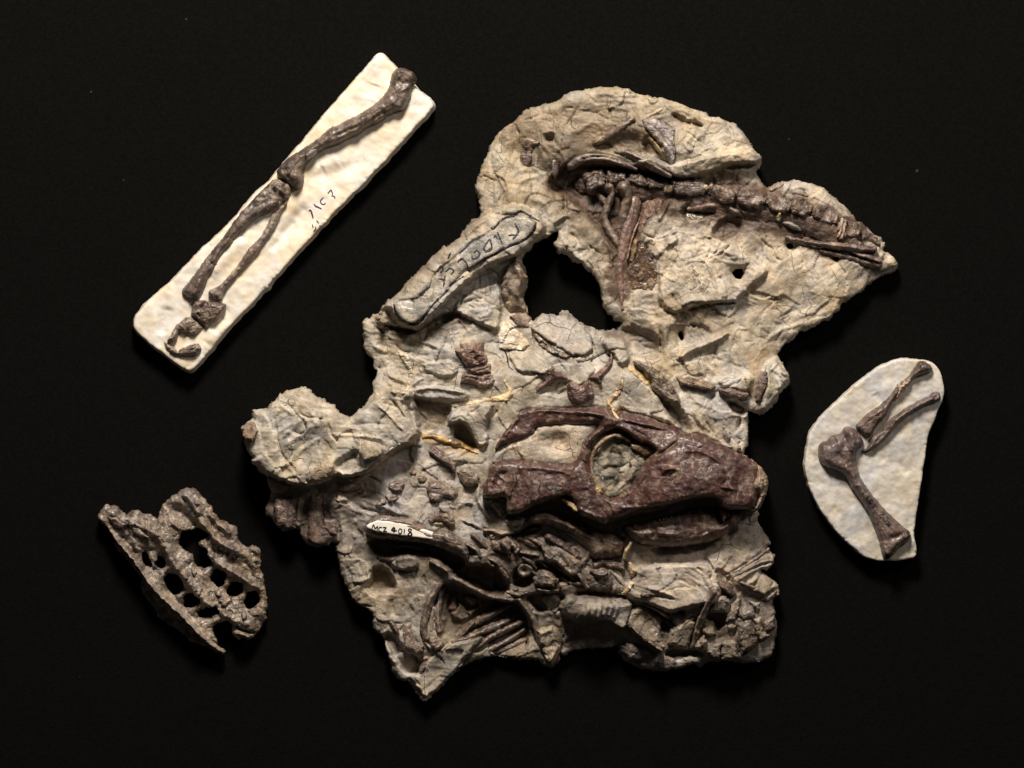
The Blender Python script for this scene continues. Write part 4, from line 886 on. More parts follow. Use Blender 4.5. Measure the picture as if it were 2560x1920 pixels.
# ---- fibula on its raised bar, inked round and labelled by hand
fib = bone('fibula', 'O 1480 325 1570 235 1720 175 1850 195 1940 250 1920 335 1860 415 1760 470 1600 535 1480 605 1350 675 1200 765 1100 850 1000 960 900 1080 800 1160 720 1270 640 1350 560 1365 460 1315 405 1240 385 1165 430 1120 560 1110 640 1070 720 990 800 890 850 800 950 725 1050 645 1100 590 1220 480 1330 430', 6,
           (.33,.30,.25), (.14,.128,.105), w=8, sharp=0.45, bias=-0.1, cscale=45, st=2.5, rough=0.8, resid=0.2, moat=9, lst=[(-7, 8, 'O 450 1150 520 1130 620 1140'), (-4, 12, 'O 520 1230 620 1130 760 1020 880 880'), (4, 6, 'O 900 760 1020 690 1120 640'), (-6,4,'O 1100 850 1150 800 1200 760')])
ink(slab, 'ink_outline', [('O 1455 305 1475 330 1520 280 1570 222 1700 172 1780 135 1860 170 1930 210 1985 245', 4.6), 'O 1945 250 1925 350 1840 435 1760 482 1640 525 1500 605 1380 655 1280 725', ('O 1330 422 1240 462 1160 540 1100 592', 4.2),
    ('O 800 885 760 960 690 1030 620 1090 560 1092', 4.0), ('O 1150 850 1020 930 960 1010 860 1110 790 1185', 4.4), 'O 790 1185 730 1285 660 1362 560 1382 470 1340 400 1250 378 1150', 'O 1190 740 1200 770 1215 800'], 4.2, M_INK, fib)
ink(slab, 'lettering', [('O 1712 262 1732 300 1752 350 1728 395 1690 440', 4.6), 'O 1640 400 1680 394 1730 398', ('O 1520 360 1545 420 1575 490', 4.0), 'O 1485 425 1497 398 1520 432', 'O 1420 456 1442 446 1456 550 1385 586', 'O 1420 456 1370 540 1402 570 1442 538',
    'O 1262 592 1292 562 1326 600 1302 640 1250 656 1240 615', 'O 1085 692 1130 655 1172 690 1195 745', 'O 862 775 900 740 922 772 892 812', 'O 868 872 932 892 928 962', 'O 945 842 930 930', 'O 1005 590 975 660', 'O 950 800 1000 760 1040 790 1010 830'], 4.0, M_INK, fib, label='handwritten black ink letters along the grey fibula')

bone('twisted_bone', 'O 1560 950 1600 800 1640 720 1740 640 1790 740 1848 850 1830 960 1795 1080 1850 1215 1760 1262 1640 1235 1580 1110', 24, (.20,.145,.105), (.32,.26,.20), rough=2.0, resid=0.8, lst=[(-10, 6, 'O 1600 900 1640 1040 1620 1150'), (9, 6, 'O 1720 700 1780 860 1740 1000 1760 1150')])
# ---- middle of the slab
bone('vertebra', 'N 1110 480 1200 500 1370 460 1365 560 1420 660 1380 700 1250 730 1180 730 1130 680 1080 600 1050 560 1110 530', 22, (.12,.065,.05), (.19,.12,.095), rough=1.3, lst=[(6, 3, 'N 1120 600 1180 650 1210 720'), (-8, 8, 'N 1230 560 1260 640 1300 690'), (6, 3, 'N 1190 735 1300 720 1420 670')])
bone('vertebra', 'N 1210 760 1330 735 1440 700 1455 740 1440 800 1300 825 1230 800', 16, (.11,.06,.045), (.18,.11,.085), w=8, lst=[(5, 2, 'N 1230 775 1340 755 1440 725')])
bone('vertebra', 'N 1130 830 1170 800 1250 822 1340 840 1440 800 1480 850 1505 885 1460 950 1380 982 1300 950 1200 910 1110 912', 18, (.12,.07,.055), (.20,.14,.115), lst=[(-9, 9, 'N 1380 880 1440 870'), (5, 3, 'N 1150 830 1260 840 1330 870')])
PUT = (.66, .59, .46); PUT2 = (.48, .40, .28)
relief(slab, 'putty_patch', 'N 1570 240 1640 230 1700 290 1740 330 1830 420 1880 490 1830 520 1790 555 1660 550 1540 540 1530 400', 5, M_PUTTY, PUT, PUT2, w=6, rough=2.0, follow=True, jagg=2.5)
relief(slab, 'putty_seam', '~N 430 580 10 490 610 40 515 690 30 560 770 16 552 880 14 530 960 16 482 1040 9', 6, M_PUTTY, PUT, PUT2, rough=2.0, follow=True, jagg=2.5)
relief(slab, 'putty_seam', '~N 1600 885 12 1625 950 16 1665 1020 32 1620 1075 40 1520 1090 30 1400 1110 18 1200 1140 22 1030 1160 20', 6, M_PUTTY, (.68,.54,.32), PUT2, rough=2.0, follow=True, jagg=2.5)
relief(slab, 'putty_seam', '~M 1960 910 36 1840 950 40 1740 1000 34 1690 1060 26 1600 1130 22 1500 1200 16 1430 1250 12', 6, M_PUTTY, (.58,.47,.32), PUT2, rough=2.0, follow=True, jagg=2.5)
relief(slab, 'glue_seam', '~N 700 1510 24 800 1500 30 900 1540 34 1050 1580 36 1180 1620 30 1290 1690 16', 9, M_GLUE, (.42,.27,.09), (.20,.12,.05), rough=2.0, follow=True)
relief(slab, 'putty_edge', '~L 560 250 10 640 262 12 740 240 12 830 195 12', 5, M_PUTTY, PUT, PUT2, follow=True, rough=1.5)
bone('y_shaped_bone', 'Q 570 705 640 790 760 860 790 890 690 880 600 900 500 960 440 1010 380 1040 430 950 530 860 545 780', 13, (.10,.05,.04), (.16,.095,.075), w=8)
bone('curved_bone', 'Q 970 850 1080 790 1190 700 1225 600 1175 590 1190 545 1255 610 1240 720 1155 830 1100 880 1130 910 1100 920 1060 880 980 872', 13, (.10,.055,.04), (.17,.10,.075), w=8)
bone('vertebra', 'Q 740 930 800 895 830 940 905 945 930 905 950 855 1000 920 1050 1020 1030 1080 960 1130 850 1172 780 1110 738 1020', 24, (.10,.055,.045), (.17,.11,.095), rough=1.2, lst=[(-8, 4, 'Q 940 880 990 970 1010 1050'), (-6, 4, 'Q 760 960 790 1060 850 1140')])
rock('rock_flake', 'Q 330 310 400 210 470 155 640 170 800 205 930 290 1010 400 1030 530 950 612 800 612 650 530 480 420', 16, (.36,.325,.29), (.30,.265,.23), w=6, rough=0.8, tiltv=(-0.02, 0.0))
bone('dark_splinter', 'Q 352 345 430 372 520 470 600 530 700 580 800 625 700 640 560 590 450 505', 9, (.07,.05,.038), (.20,.15,.10), w=5, rough=2.2, lst=[(-9, 4, 'Q 430 460 480 495 520 520')])
rock('rock_knob', 'Q 300 150 350 200 330 300 250 300 170 260 110 180 200 140', 12, (.26,.2,.15), (.18,.12,.09))
bone('limb_bone', 'Q 1460 665 1530 680 1650 740 1780 820 1880 900 1970 1040 2000 1130 1960 1160 1830 1120 1740 1050 1650 960 1680 900 1620 830 1530 760 1480 700', 32, (.07,.052,.04), (.16,.12,.09), rough=1.6, fibre=1.3, lst=[(7, 4, 'Q 1480 670 1650 745 1780 825 1890 920 1980 1080')])
relief(slab, 'putty_patch', 'Q 1420 710 1500 760 1600 800 1690 900 1640 950 1560 900 1480 820 1420 770', 6, M_PUTTY, (.58,.42,.22), (.46,.34,.2), w=6, follow=True)
relief(slab, 'putty_seam', '~Q 1350 900 22 1330 970 26 1270 1060 30 1200 1130 24 1240 1200 12 1270 1290 14', 6, M_PUTTY, (.56,.42,.24), (.3,.2,.12), follow=True, rough=2.5, jagg=2.5)
ink(slab, 'ink_line', [('N 1555 542 1600 560 1625 620 1640 710 1655 745 1695 772', 3.0), ('N 1640 565 1720 548 1800 560 1850 520', 3.4), ('Q 340 800 400 815 500 828', 4)], 3.0, M_INK)
bone('slender_bone', 'G 840 1300 960 1310 1100 1340 1290 1390 1260 1440 1100 1428 900 1385', 22, (.12,.08,.06), (.19,.14,.10), w=7, fibre=1.8)
bone('slender_bone', 'G 1290 1430 1400 1412 1550 1440 1650 1480 1640 1550 1530 1540 1390 1505', 22, (.13,.085,.075), (.22,.16,.125), w=9)
bone('limb_bone', 'G 1740 1340 1830 1220 1856 1300 1840 1420 1790 1500 1780 1570 1720 1570 1715 1450', 18, (.12,.09,.085), (.19,.14,.125), fibre=1.4)
bone('bone_splinter', '~Z 130 890 22 200 930 40 300 960 34', 10, (.26,.2,.15), (.2,.14,.1))
for p, h in (('Z 0 1380 80 1420 160 1480 120 1500 0 1450', 10), ('Z 150 1330 250 1400 300 1500 220 1560 140 1480', 14), ('Z 40 1180 130 1230 180 1330 110 1420 50 1330', 12)):
    rock('rock_knob', p, h, B_LT, B_MAT)

# ---- left lobe: lower ledge with bone stumps
bone('bone_stump', 'L 200 430 290 400 400 410 430 500 440 640 430 760 330 780 240 740 190 600', 22, (.10,.07,.062), (.17,.115,.095), rough=0.8)
bone('bone_stump', 'L 590 380 720 370 740 600 760 760 850 850 800 905 760 960 620 950 560 880 570 650', 22, (.10,.07,.062), (.17,.11,.095), rough=0.8)
bone('bone_stump', 'L 740 640 880 650 910 730 890 830 810 820 750 760', 14, (.15,.10,.085), (.22,.16,.12))
rock('rock_knob', 'L 900 390 1000 400 1020 450 940 480 880 450', 16, (.45,.41,.35), (.33,.28,.22)); rock('rock_knob', 'L 880 250 1000 270 1200 230 1190 320 1060 350 920 340', 16, (.40,.33,.27), (.22,.15,.11))
rock('rock_knob', 'L 120 190 300 250 380 300 300 390 180 370 130 290', 14, (.22,.16,.11), (.30,.23,.16)); rock('rock_lens', 'L 1000 200 1100 170 1180 180 1140 230 1050 240', 10, (.34,.25,.15), (.28,.2,.12))
rock('rock_lens', 'M 795 1285 825 1225 905 1170 1010 1128 1090 1155 1080 1228 1015 1292 900 1332 825 1330', 9, (.36,.30,.22), (.33,.26,.18), w=14, rough=0.5); rock('rock_lens', 'M 1372 1000 1432 900 1560 928 1632 975 1630 1030 1535 1082 1425 1100', 9, (.36,.31,.23), (.32,.26,.18), w=12, rough=0.5)
rock('rock_knob', 'M 70 760 120 690 200 680 260 780 200 900 110 880', 12, (.28,.2,.14), (.2,.14,.1), rough=2)
for p, h in (('Y 530 30 640 0 715 20 690 130 600 130 540 100', 13), ('Y 500 170 600 150 650 190 640 232 540 240', 12), ('Y 380 282 450 210 520 200 520 252 450 285', 12), ('L 1690 130 1740 115 1785 140 1760 170 1700 165', 8), ('L 1790 190 1850 170 1900 190 1880 240 1810 240', 9), ('Y 200 130 280 110 290 170 230 210', 10), ('Y 960 80 980 10 1100 0 1180 50 1210 90 1290 110 1310 150 1260 212 1160 192 1080 242 1000 230', 16)):
    bone('bone_chip', p, h, (.12,.085,.068), (.2,.15,.12), rough=1.6)
bone('limb_bone', 'L 2212 160 2120 60 1990 -20 1900 -90 1960 -180 2100 -60 2212 40', 18, B_PUR, B_BRN2)
bone('bone_knob', 'R -40 800 40 745 110 760 190 820 205 930 130 970 40 950 0 890', 18, (.16,.125,.105), (.23,.185,.155), rough=0.6)

# ---- long bone with the painted number
nb = bone('limb_bone', 'Y 285 520 330 440 390 395 480 385 600 400 720 410 830 450 950 520 1050 570 1180 570 1300 640 1420 720 1440 830 1400 922 1350 852 1200 782 1050 722 850 682 650 662 450 652 330 632 280 580', 26, (.10,.07,.058), (.19,.14,.11), fibre=1.6, rough=1.2, lst=[(8, 4, 'Y 340 640 600 662 850 684 1050 724 1220 790 1360 860')])
LZ = float(np.max(sample(TOP, *tr('L 1300 730 1450 745 1600 765 1750 790 1850 815 1400 740 1500 755').T))) - 1.5
relief(slab, 'number_label', 'L 1225 725 1260 700 1290 690 1340 665 1450 672 1600 690 1700 710 1800 745 1900 775 1960 795 1965 830 1980 845 1950 875 1850 860 1700 840 1500 815 1350 790 1290 770 1240 750', 3.0, M_LABEL, (.8,.8,.8), (.8,.8,.8), w=4, parent=nb, zfun=lambda x, y: LZ + 0.02 * (1310 - y), tiltv=(0.001, 0), round_=0, jagg=0.8, rough=0.15, fibre=0.0, st=1.25, low=16, label='white painted number label')
ink(slab, 'lettering', ['L 1285 762 1303 710 1322 752 1350 728 1342 778', 'L 1398 744 1375 738 1362 760 1374 784 1396 782', 'L 1405 742 1428 741 1448 740', 'L 1448 740 1430 762 1410 784', 'L 1410 784 1430 784 1453 782', ('L 1532 735 1515 755 1500 772', 3.4), ('L 1500 772 1530 777 1562 777', 3.4), ('L 1540 742 1534 770 1527 797', 3.4),
    'L 1592 754 1579 782 1590 809 1611 800 1616 766 1592 754', 'L 1646 758 1643 785 1640 813', ('L 1726 766 1702 755 1690 774 1716 796 1727 820 1704 833 1686 820 1704 795 1726 766', 3.0)], 2.4, M_INK, nb, label='handwritten number MCZ 4018', lift=1.2)
bone('bone_knob', 'Y 960 440 1000 390 1080 355 1180 360 1260 400 1270 480 1240 520 1200 500 1160 470 1100 450 1040 460 1000 492', 16, (.14,.10,.08), (.22,.17,.13), w=8)
rock('rock_lens', 'Y 1010 490 1060 455 1140 465 1150 500 1080 510', 8, B_LT, B_MAT)
bone('bone_chip', 'Y 1660 600 1700 595 1730 620 1720 655 1680 660 1655 635', 10, (.28,.22,.18), (.18,.13,.1), lst=[(-6, 3, 'Y 1685 625 1700 632')])
bone('bone_knob', 'Y 1660 660 1740 660 1850 620 1900 650 1925 700 1910 770 1850 812 1750 802 1690 772 1662 720', 20, (.15,.11,.09), (.21,.16,.13), rough=0.7, fibre=0.2)
rock('rock_knob', 'Y 1870 640 1920 670 1970 740 1960 790 1920 780 1890 720', 16, B_LT, B_MAT)
a = np.linspace(0, 6.283, 17)[:-1]; c = tr('Y 2042 1000')[0]
bone('hollow_bone_end', np.column_stack([c[0] + 22 * np.cos(a), c[1] + 19 * np.sin(a)]), 30, (.20,.16,.13), (.28,.22,.18), w=7, rough=0.5, fibre=0, crest=lambda X, Y, T: -13 * np.exp(-((X - c[0]) ** 2 + (Y - c[1]) ** 2) / 70.0), label='round bone end with a hollow centre')

# ---- ribs and splinters at the bottom left
bone('rib', '~K 1170 190 20 1080 300 40 1010 420 46 960 560 48 930 690 46 930 800 44 960 870 46', 22, (.12,.085,.068), (.18,.13,.10), fibre=1.5, lst=[(-5, 3, 'K 1060 380 990 520 950 680')])
bone('rib', '~K 1150 280 20 1105 400 34 1085 540 40 1085 660 42 1105 780 44', 20, (.12,.085,.065), (.19,.13,.10), fibre=1.4)
rock('rock_rib', '~K 1180 400 26 1150 500 26 1150 580 16', 12, B_TAN, B_MAT); rock('rock_rib', '~K 1030 540 18 1010 660 28 1005 780 26', 13, B_TAN, B_MAT)
bone('bone_chip', 'K 1230 395 1300 380 1290 470 1280 560 1240 590 1192 560', 12, (.12,.045,.038), (.17,.08,.065), w=7)
bone('bone_knob', 'K 1350 410 1420 390 1510 430 1500 500 1440 520 1380 480', 14, (.15,.115,.09), (.21,.16,.13), rough=0.5)
bone('bone_chip', 'K 1400 590 1500 540 1590 500 1500 570 1440 640', 14, B_TAN, (.22,.16,.11), w=6)
bone('bone_knob', 'K 980 900 1060 850 1130 880 1150 930 1110 990 1060 1012 1000 960', 22, (.16,.12,.105), (.25,.19,.16), rough=0.5)
rock('bone_flange', 'K 920 910 960 900 1020 980 1010 1010 950 970', 12, B_LT, B_TAN); rock('bone_flange', 'K 1190 940 1200 960 1130 1020 1095 1030 1110 980', 12, B_LT, B_TAN)
bone('limb_fragment', 'K 690 720 720 700 780 690 800 800 850 900 930 950 920 1020 850 1060 780 1010 690 990 700 850', 18, (.25,.19,.145), (.15,.105,.08), rough=1.8)
bone('rib', '~K 1060 1060 26 980 1110 32 910 1200 34 890 1250 16', 12, (.18,.14,.11), (.12,.085,.065))
rock('rock_knob', 'K 900 1090 960 1070 970 1100 930 1130', 10, B_LT, B_TAN)
for p, h, cc in (('~K 1880 500 40.12 1650 620 51.92 1450 730 47.2 1300 850 30.68', 28.6, 0), ('~K 2010 590 35.4 1780 720 47.2 1550 810 44.84 1400 870 35.4 1250 910 21.24', 26, 0), ('~K 2040 690 40.12 1800 800 44.84 1620 900 40.12 1450 1040 33.04 1320 1190 18.88', 23.4, 0), ('~K 2050 790 30.68 1820 930 37.76 1600 1030 33.04 1420 1140 21.24 1340 1185 11.8', 19.5, 1), ('~K 2050 900 33.04 1880 980 37.76 1720 1040 28.32', 18.2, 1), ('~K 1480 690 11.8 1400 780 18.88 1310 880 16.52', 20.8, 1)):
    bone('rib', p, h, (.105,.07,.055) if not cc else (.20,.15,.11), (.155,.105,.08), fibre=1.6)
bone('bone_edge', '~Y 1200 1060 16 1330 1130 22 1500 1220 24 1640 1290 26 1760 1310 22 1900 1330 26', 14, (.20,.14,.10), (.28,.21,.15), rough=2)
bone('bone_edge', '~J 440 890 34 520 1000 36 590 1110 38 620 1250 30 680 1420 26 760 1560 26', 24, (.13,.095,.075), (.20,.15,.115), rough=1.2)
bone('leaf_shaped_bone', 'J 630 1230 700 1190 800 1170 880 1200 920 1300 900 1450 860 1580 790 1630 730 1560 680 1420 640 1320', 26, (.30,.25,.18), (.21,.16,.11), w=16, rough=0.7, lst=[(-12, 14, 'J 720 1240 760 1340 790 1450'), (6, 4, 'J 700 1470 770 1580 860 1400')])
rock('rock_knob', 'K 1690 1070 1850 990 2050 930 2080 1050 1950 1090 1800 1090', 12, (.28,.22,.16), (.2,.15,.11))

# ---- middle bottom: broken plates and knobs below the jaw
bone('palate_plate', 'J 600 190 690 170 760 200 900 290 1060 420 1120 470 1100 600 1000 622 900 540 830 460 740 460 700 380 660 280', 24, (.29,.235,.18), (.22,.17,.13), w=9, rough=0.7, lst=[(7, 4, 'J 620 200 680 300 710 400 745 455'), (-5, 6, 'J 860 380 960 500 1010 590')])
bone('palate_ridge', 'J 690 165 760 150 880 200 1000 290 1110 375 1090 450 1000 395 850 290 720 215', 20, (.095,.06,.048), (.15,.10,.08), w=10, fibre=1.3)
rock('plate_rim', '~J 960 130 24 1070 190 32 1160 260 30 1205 330 22 1190 400 26 1120 490 30', 20, (.33,.27,.22), (.24,.18,.14))
bone('slender_bone', '~J 420 210 22 520 240 34 630 290 24', 14, (.2,.15,.12), (.14,.1,.08), fibre=1.4); bone('slender_bone', '~J 400 340 20 520 370 28 640 390 22', 14, (.2,.155,.13), (.14,.1,.085), fibre=1.4); bone('slender_bone', '~J 540 200 20 620 230 28 660 270 16', 14, (.3,.25,.2), (.2,.15,.12))
bone('bone_edge', '~J 380 165 12 460 175 16 530 130 16 620 95 16 660 100 10', 16, (.26,.21,.13), (.17,.12,.08))
bone('bone_edge', '~J 50 110 14 140 115 22 230 150 24 290 140 22 360 140 18', 16, (.22,.15,.11), (.3,.24,.18))
bone('bone_knob', 'J 580 650 650 560 760 570 845 650 820 740 700 742 600 722', 22, (.13,.1,.082), (.2,.155,.125), rough=0.8)
rock('rock_knob', 'J 790 680 830 630 870 660 850 720', 12, B_TAN, (.2,.15,.12)); rock('rock_knob', 'J 880 700 960 690 990 720 940 750 880 740', 12, B_TAN, B_MAT)
bone('bone_knob', 'J 1170 640 1270 540 1380 520 1445 590 1470 680 1420 770 1290 802 1210 745', 24, (.115,.085,.068), (.2,.155,.125), rough=1.6)
rock('rock_rib', '~J 1440 560 22 1530 640 22 1590 720 16', 14, B_LT, B_MAT); rock('rock_knob', 'J 1450 740 1500 700 1550 740 1530 790 1460 810', 14, B_LT, B_TAN)
bone('bone_edge', 'J 1230 480 1330 430 1500 450 1610 470 1600 560 1450 540 1380 500 1260 530', 14, (.12,.085,.07), (.19,.14,.11))
bone('hollow_bone_end', 'J 360 770 420 740 450 760 400 800', 10, (.24,.19,.16), (.16,.12,.1))

for i, p in enumerate(('~J 640 430 16 720 500 24 780 560 16', '~J 480 420 18 560 470 26 620 540 18', '~J 160 480 26 240 560 30 300 640 22', '~J 60 400 22 150 440 30 220 500 20', '~J 900 640 20 1000 690 30 1120 700 26', '~J 1060 560 18 1120 650 26 1160 730 18', '~J 300 800 18 420 830 26 520 810 20',
        '~J 640 770 22 760 790 28 860 780 20', '~J 1230 560 20 1330 600 26 1400 580 18', '~J 380 240 26 430 300 30 400 360 24', '~J 240 250 26 300 310 30 320 360 22', '~Y 600 760 24 760 740 30 920 780 22', '~Y 420 860 22 560 880 28 640 850 18', '~Y 1460 600 22 1560 680 28 1620 740 20', '~Y 1400 700 20 1500 760 30 1560 840 22', '~K 560 700 24 620 800 30 640 900 22', '~I 1560 560 18 1700 620 26 1800 650 18', '~I 900 1080 16 960 1000 24 1040 960 16', '~Y 1000 900 18 1100 950 26 1180 1010 18')):
    bone('bone_splinter', p, 15 + 4 * (i % 3), ((.11,.08,.062), (.17,.125,.095), (.22,.17,.13))[i % 3], (.15,.11,.085), fibre=1.3)

# ---- bottom right: jumbled blocks
bone('leaf_shaped_bone', 'I 270 1000 330 870 420 800 520 840 620 900 700 960 680 1060 700 1220 770 1270 720 1332 620 1290 480 1200 340 1110', 30, (.29,.24,.18), (.22,.175,.13), w=14, rough=0.6, lst=[(-8, 16, 'I 400 900 520 1000 600 1120'), (6, 4, 'I 640 920 690 1000 660 1100')])
bone('slender_bone', '~I 325 1020 18 420 1120 26 540 1220 28 690 1320 18', 34, (.12,.08,.062), (.22,.16,.12), fibre=1.5)
bone('slender_bone', '~I 1250 660 44 1190 780 42 1140 900 42 1085 1050 38 1055 1170 34 1030 1285 26', 26, (.15,.11,.085), (.21,.16,.125), fibre=1.0, lst=[(6, 2.5, 'I 1210 670 1140 840 1070 1020 1020 1260'), (6, 2.5, 'I 1290 690 1210 860 1120 1060 1060 1260'), (-5, 4, 'I 1250 680 1170 850 1090 1050 1040 1260')])
bone('slender_bone', '~I 1210 460 26 1300 545 40 1400 620 48 1470 680 40', 22, (.10,.07,.055), (.16,.115,.09), fibre=1.2)
bone('rib', '~I 1400 490 12 1560 400 18 1720 300 22 1870 190 16', 9, (.19,.14,.115), (.28,.22,.18), fibre=1.6); bone('rib', '~I 1470 500 12 1640 410 22 1790 340 26 1910 320 22', 11, (.15,.11,.09), (.24,.19,.155), fibre=1.6)
bone('bone_edge', '~I 340 720 18 450 790 22 600 850 22 720 920 20 760 950 10', 16, (.22,.165,.12), (.30,.24,.18), rough=2)
bone('bone_chip', '~I 700 980 16 770 1020 26 810 1070 18', 12, (.26,.2,.15), (.17,.12,.09)); bone('bone_chip', 'I 440 690 500 655 560 660 600 690 520 720 450 715', 9, (.15,.1,.08), (.2,.15,.12))
blocks = [('I 1220 850 1310 700 1400 710 1440 780 1400 890 1300 900 1210 880', 24, (.36,.30,.24)), ('I 1700 970 1790 940 1810 1100 1900 1150 1780 1230 1740 1150', 22, (.36,.30,.235)), ('I 1350 1220 1490 1190 1530 1260 1540 1400 1440 1425 1340 1430', 24, (.35,.295,.23)), ('I 1190 1330 1250 1240 1350 1222 1330 1420 1230 1410', 20, (.32,.27,.22)), ('I 1080 1200 1150 1150 1192 1210 1172 1280 1100 1322 1050 1280', 22, (.36,.3,.24)),
          ('I 1640 760 1780 780 1770 860 1740 890 1690 820', 18, (.42,.36,.29)), ('I 1400 1040 1450 1010 1512 1040 1500 1090 1420 1092', 16, (.38,.32,.26)), ('I 1750 480 1800 450 1930 550 1900 650 1830 700 1700 650', 14, (.30,.24,.18)), ('I 1150 1000 1250 980 1280 1060 1290 1140 1200 1170 1120 1100', 18, (.29,.235,.17)), ('I 800 930 860 900 940 930 1000 980 960 1050 860 1060 810 1000', 14, (.38,.33,.27)), ('I 780 1080 1000 970 1060 1000 1010 1200 980 1310 860 1290 740 1250', 22, (.36,.31,.25)), ('I 820 1430 1000 1380 1140 1400 1150 1480 1030 1470 900 1520 840 1525', 14, (.44,.39,.33)), ('I 400 1490 470 1430 640 1380 660 1460 540 1535', 13, (.40,.34,.27))]
for p, h, cc in blocks:
    rock('rock_block', p, h, cc, tuple(np.array(cc) * 0.78), rough=0.9)
for p, h in (('I 1530 1000 1600 980 1690 970 1720 1100 1752 1220 1700 1300 1570 1372 1530 1200', 26), ('I 1420 880 1500 730 1560 740 1540 880 1500 980 1390 1002', 20), ('I 1540 860 1600 760 1700 830 1722 930 1600 972 1530 930', 18), ('I 1810 1000 1940 920 1955 1070 1830 1122', 18), ('I 230 1260 300 1220 420 1270 560 1320 660 1400 560 1440 420 1460 300 1420 240 1340', 22), ('I 640 1440 760 1380 830 1430 850 1520 740 1552 640 1530', 12)):
    bone('bone_block', p, h, (.15,.118,.095), (.215,.17,.135), rough=0.9)
rock('rock_knob', 'I 1780 760 1850 700 1960 640 1970 700 1860 780', 12, (.34,.28,.22), (.25,.19,.14)); rock('rock_knob', 'H 1640 1280 1740 1250 1752 1330 1650 1390', 12, (.36,.29,.25), (.27,.2,.17))
relief(slab, 'putty_seam', '~I 340 110 20 320 170 26 280 230 24 275 290 18', 16, M_PUTTY, PUT, (.42,.3,.15), follow=True, lift=4, rough=2.5)
relief(slab, 'putty_seam', '~I 330 360 34 355 420 40 365 480 22', 14, M_PUTTY, (.56,.45,.3), (.42,.32,.2), follow=True, rough=2.0)
relief(slab, 'putty_seam', '~I 350 570 22 310 630 22 260 690 20 200 695 14', 12, M_PUTTY, PUT, (.5,.38,.2), follow=True, rough=2.0)

# ================================================================== SKULL
def cran(X, Y, T):
    hi = lambda cx, cy, r, a: a * np.exp(-(((X - cx) ** 2 + (Y - cy) ** 2) / (r * r)))
    z = hi(1720, 1190, 100, 44) + hi(1390, 1225, 75, 16) + hi(1560, 1075, 70, 8) + hi(1800, 1200, 60, 10) + hi(1620, 1240, 55, 10) + hi(1380, 1200, 70, 10) + hi(1640, 1130, 50, 6) - hi(1745, 1160, 26, 8) - hi(1680, 1185, 22, 7) - hi(1860, 1190, 40, 8)
    f, e = facets(X, Y, 36, 5, 0.8)
    return (z + 2.6 * f + 1.6 * fbm(X, Y, 24, 3, 3)) * sst(0, 0.5, T)
sk = bone('skull', '''R 385 520 430 450 480 370 560 270 620 190 660 120 730 105 820 90 910 75 1060 85 1200 90 1400 80 1570 68 1650 95 1715 175 1765 100 1860 140 1990 160 2110 190 2212 250
H 740 265 850 290 930 350 1000 365 1130 385 1270 450 1420 530 1560 600 1700 680 1735 725 1740 800 1765 880 1755 1000 1725 1100 1690 1180 1620 1205 1500 1205 1400 1212 1320 1180 1280 1105 1220 1085 1100 1090 1000 1110 880 1130 800 1160 700 1180 600 1190 500 1200 400 1230 300 1270 200 1300 110 1300
R 1640 1340 1600 1370 1540 1350 1450 1310 1340 1280 1290 1230 1250 1150 1200 1060 1100 1080 1000 1110 860 1150 740 1210 660 1250 560 1270 510 1230 515 1130 500 1060 380 1090 260 1080 240 1050 280 920 310 820 340 730 400 680 480 655 580 660 740 645 900 665 1050 690 1170 705 1250 690 1300 640 1330 560 1350 450 1440 360 1530 280 1480 275 1300 285 1150 275 1050 285 900 295 830 310 840 360 750 400 640 450 540 480 450 520 400 560''',
    62, B_RED, (.105,.062,.05), mat=M_SKULL, w=20, wall=0.5, holes=['R 1440 560 1480 450 1560 380 1700 325 1800 345 1900 420 1980 480 2080 500 2150 560 2060 640 1990 760 1930 880 1850 980 1720 1060 1620 1080 1500 940 1450 800 1435 700'],
    zfun=lambda x, y: 92 + 0.05 * (y - 1150), crest=cran, st=2.5, rough=0.8, fibre=0.3, resid=0.34, cscale=46, sharp=0.5, bias=-0.28, round_=1, low=70,
    lst=[(-7, 22, 'R 500 440 640 300 800 230 1000 210 1300 215 1480 230'), (14, 6, 'R 400 520 500 370 600 230 670 140 740 120'), (9, 5, 'R 660 140 900 110 1200 125 1500 150 1750 230'), (-8, 10, 'R 380 900 450 820 520 840'), (-10, 14, 'R 380 960 470 860'), (8, 4, 'R 600 800 610 900 560 1000 520 1120'), (7, 6, 'R 640 760 800 740 1000 760 1180 800 1320 880'), 
         (8, 5, 'R 1540 330 1420 430 1360 540 1330 640'), (7, 6, 'R 1720 280 1850 330 1960 420'), (-7, 3, 'R 2000 700 1930 860 1850 1000 1700 1120'), (-8, 4, 'R 1700 1130 1850 1060 1960 960 2080 820'), (7, 5, 'H 640 740 720 750 800 760'), (-8, 4, 'H 560 640 640 600 760 520 880 420'), (9, 4, 'H 650 820 720 760 800 750 840 760'),
         (6, 5, 'H 880 560 1060 560 1200 610 1330 700'), (-5, 4, 'H 1360 780 1380 880 1300 960'), (7, 4, 'H 1280 940 1400 960 1520 990'), (-7, 3, 'H 900 400 1060 420 1200 470 1400 560'), (6, 4, 'H 180 1180 400 1180 650 1170 800 1150'), (6, 5, 'H 200 200 400 250 600 290 800 330'), (-7, 4, 'H 250 230 500 300 700 340'), (-8, 3, 'H 20 1080 100 1180 140 1280'), (6,4,'R 1290 1180 1400 1240 1560 1300')],
    label='dark red-brown skull with a round eye socket, snout pointing right')
